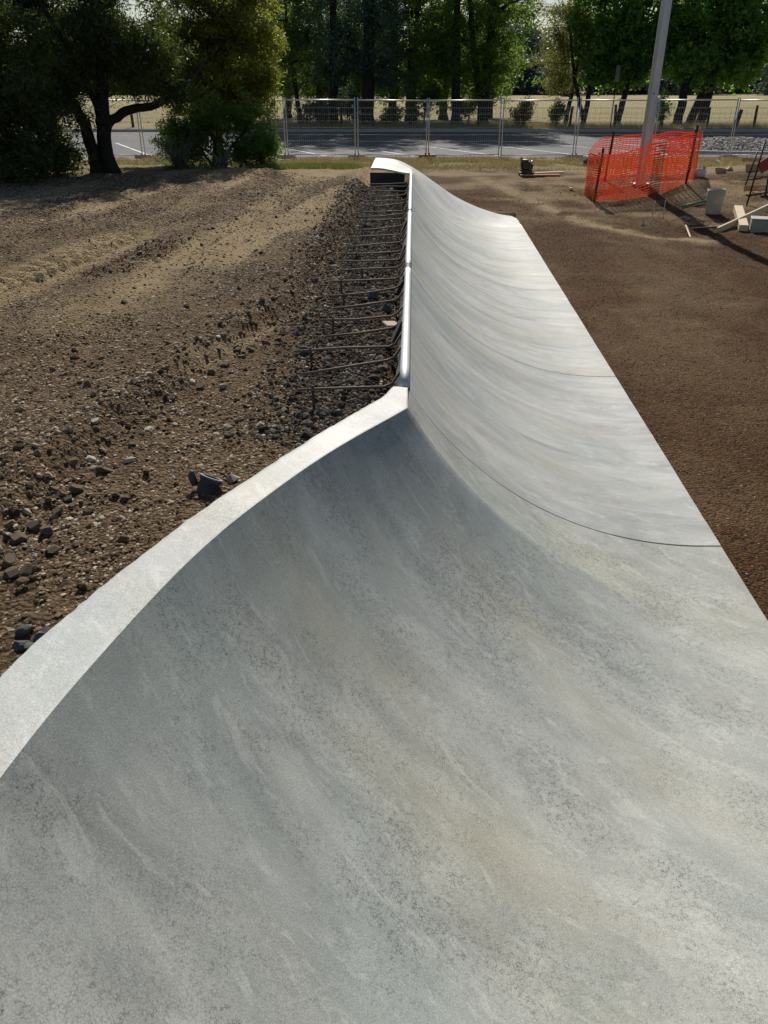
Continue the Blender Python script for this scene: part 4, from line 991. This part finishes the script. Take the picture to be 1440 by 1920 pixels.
big('broadleaf_tree', 'rightmost broadleaf tree with a wide overhanging crown and stout trunk', 1312, 52, .30, 9.5, [(1.3, 0, 4.2, 2.0, 1.7, 1.7), (1.2, 0, 7, 2.4, 2, 2.2), (2.6, 0, 4.5, 1.2, 1.2, 1.3), (1.9, -.3, 2.8, 1.2, .9, .7)], M['leaf_bright'], .6, dens=14, per=46, leaf=(.22, .16), spread=.24, down=.1)
big('gum_tree', 'dark gum reaching in from beyond the upper right corner', 1500, 56, .3, 13, [(-1.5, 0, 9, 3.0, 2.6, 3.4), (.5, 0, 6, 2.4, 2, 2.4), (-.5, 0, 12, 3, 2.6, 2.4)], M['leaf_mid'], -.5)
# small plants at the paddock fence
def small(name, label, u, Y, w, h_, mat, dens=60):
    x = TX(u, Y)
    tree(name, label, 'shrub', (x, Y, gz(x, Y) - .03), [[(0, 0, 0, .05), (.05, 0, h_ * .5, .04), (.05, 0, h_ * .8, .02)]], [(0, 0, h_ * .62, w, w * .8, h_ * .4), (-w * .3, 0, h_ * .4, w * .7, w * .6, h_ * .3), (w * .4, 0, h_ * .8, w * .6, w * .5, h_ * .25)], dens, 24, .12, (.16, .06), mat, -.3, limbs=8, limb_r=.02)
small('roadside_shrub', 'yellow-green upright shrub beyond the road in front of the dry paddock', 978, 49.5, .55, 1.45, M['leaf_wattle'])
small('roadside_shrub', 'darker shrub at the foot of the slender she-oak', 1042, 50.3, .5, 1.3, M['leaf_green'])
small('roadside_shrub', 'thin leafy sapling just right of the pole in front of the paddock', 1237, 50, .5, 1.7, M['leaf_bright'], 40)
small('roadside_shrub', 'pale silvery shrub left of the thickest central trunk', 610, 50.6, .9, 1.5, M['leaf_silver'], 50)
small('roadside_shrub', 'pale shrub right of the thickest central trunk', 735, 50.5, .6, 1.0, M['leaf_olive'], 50)
small('roadside_shrub', 'silvery shrub beyond the road left of the mid-sized trunk', 575, 50.8, .6, 1.3, M['leaf_silver'], 45)

small('roadside_shrub', 'dark bush beyond the road left of the single dark trunk', 795, 55, 1.3, 2.2, M['leaf_mid'], 40)
small('roadside_shrub', 'dark low bush beyond the road between the two right-hand central trunks', 878, 55.5, 1.2, 2.0, M['leaf_mid'], 40)
small('roadside_shrub', 'dark bush in the shade just left of the thickest central trunk', 655, 54.5, 1.1, 2.2, M['leaf_blue'], 40)
# paddock post-and-wire fence
PY = 50.0
pf = empty('paddock_fence', (TX(980, PY), PY, .62), 'old fence of dark timber posts and thin wire along the dry paddock', 'fence')
pus = [-120, 20, 130, 250, 380, 503, 640, 770, 897, 982, 1067, 1152, 1240, 1325, 1413, 1500, 1590]
for u in pus:
    m = MB(); x = TX(u, PY) - pf.location.x; l_ = random.uniform(-.08, .08)
    m.tube([(x, 0, -.2), (x + l_ * .5, 0, .5), (x + l_, 0, 1.12 + random.uniform(-.08, .08))], [.085, .08, .075], 8); m.build('post', M['post'], pf)
m = MB(); x0, x1 = TX(-120, PY) - pf.location.x, TX(1590, PY) - pf.location.x
for z in (.25, .5, .75, 1.0): m.tube([(x0, 0, z), (x1, 0, z)], .006, 5)
for xx in np.arange(x0, x1, .3): m.tube([(xx, 0, .2), (xx, 0, 1.0)], .004, 4)
m.build('wires', M['wire'], pf)
x = TX(1382, 49.7); m = MB(); m.tube([(-.02, 0, -.1), (.1, 0, .45), (.22, 0, .95)], [.14, .13, .11], 8); o = m.build('leaning_post', M['post']); o.location = (x - .2, 49.6, .6); tag(o, 'thick short post leaning right, second from the right end', 'post')
# sign seen nearly edge-on
x = TX(1144, 49.0); e = empty('road_sign', (x, 49.0, .6), 'plain grey roadside sign on a thin post left of the pole', 'sign', rz=math.radians(50))
m = MB(); m.tube([(0, 0, -.1), (0, 0, 3.1)], .03, 8); m.build('sign_post', M['stake'], e, True)
m = MB(); m.box((0, -.04, 2.72), (.50, .012, .82), bev=.004); m.build('sign_panel', M['signback'], e)

# far trees at the end of the paddock: one continuous wood
cl = []
for k in range(150):
    x = -190 + 480 * rng.random(); Y = 238 + 50 * rng.random(); hh = 8 + 12 * rng.random(); w = 3 + 4 * rng.random(); g0 = float(ground_macro(np.array([x]), np.array([Y]))[0])
    for _ in range(4): cl.append((x + rng.normal() * w * .5, Y, g0 + hh * (.3 + .5 * rng.random()), w, w, hh * .32))
    cl.append((x, Y - 3, g0 + 1.8, w, w, 2.2))
C = blob_clumps(cl, 1.6); C = np.repeat(C, 9, axis=0) + rng.normal(size=(len(C) * 9, 3)) * 1.0
V, f = leaf_quads(C, 1.0, .6, .2); o = np_mesh('far_wood', V, [f], M['leaf_far_haze']); tag(o, 'hazy grey-green wood along the far end of the paddock', 'wood', kind='stuff')

# grass along the fence
def blades(name, x, y, hgt, mat, label):
    n = len(x); z = ground_full(x, y); a = rng.random(n) * 2 * math.pi; w = .006 + .006 * rng.random(n); l = hgt * (.5 + rng.random(n)); ln = rng.normal(size=(n, 2)) * .5 * l[:, None]
    b = np.stack([x, y, z], 1); sd = np.stack([np.cos(a) * w, np.sin(a) * w, 0 * a], 1); tip = b + np.stack([ln[:, 0], ln[:, 1], l], 1)
    V = np.stack([b - sd, b + sd, tip], 1).reshape(-1, 3); o = np_mesh(name, V, [np.arange(3 * n).reshape(-1, 3)], mat); return tag(o, label, 'grass', kind='stuff')
n = 90000; x = -9 + 24 * rng.random(n); y = 23.8 + 4.6 * rng.random(n)
k = (rng.random(n) < sstep(.35, .6, fbm(x * 1.1, y * 1.4, 71, 3))) & (rng.random(n) < sstep(24, 25.2, y)); blades('dry_grass', x[k], y[k], .09, M['dry'], 'short dry straw-coloured grass along the wire fence')
n = 26000; x = -5.2 + 4.6 * rng.random(n); y = 19.8 + 4.2 * rng.random(n)
k = (rng.random(n) < sstep(.42, .6, fbm(x * 1.1, y * 1.1, 73, 3))) & on_soil(x, y); blades('green_grass', x[k], y[k], .09, M['grass'], 'low patch of yellow-green grass left of the far hip')
n = 26000; x = -8 + 36 * rng.random(n); y = 48.6 + 3.5 * rng.random(n); blades('verge_grass', x, y, .22, M['dry'], 'rough dry grass on the verge beyond the road')

# ------------------------------------------------------------------ light
EL = math.radians(40); AZ = math.radians(-.5)
S.world = bpy.data.worlds.new('World'); S.world.use_nodes = True
wt = S.world.node_tree; bg = wt.nodes['Background']
sk = wt.nodes.new('ShaderNodeTexSky'); sk.sky_type = 'NISHITA'; sk.sun_disc = False; sk.sun_elevation = EL; sk.sun_rotation = AZ
sk.air_density = 1.0; sk.dust_density = .7; sk.ozone_density = 1.2
wt.links.new(sk.outputs[0], bg.inputs[0]); bg.inputs[1].default_value = .062
sl = bpy.data.lights.new('sun', 'SUN'); sl.energy = 4.6; sl.angle = math.radians(.53); sl.color = (1.0, .94, .85)
so = bpy.data.objects.new('sun', sl); COL.objects.link(so)
sd = Vector((math.sin(AZ) * math.cos(EL), math.cos(AZ) * math.cos(EL), math.sin(EL)))
so.rotation_euler = sd.to_track_quat('Z', 'Y').to_euler(); so.location = (0, 0, 30)
S.render.engine = 'CYCLES'
S.view_settings.view_transform = 'Standard'; S.view_settings.look = 'None'; S.view_settings.exposure = 0.0; S.view_settings.gamma = 1.0
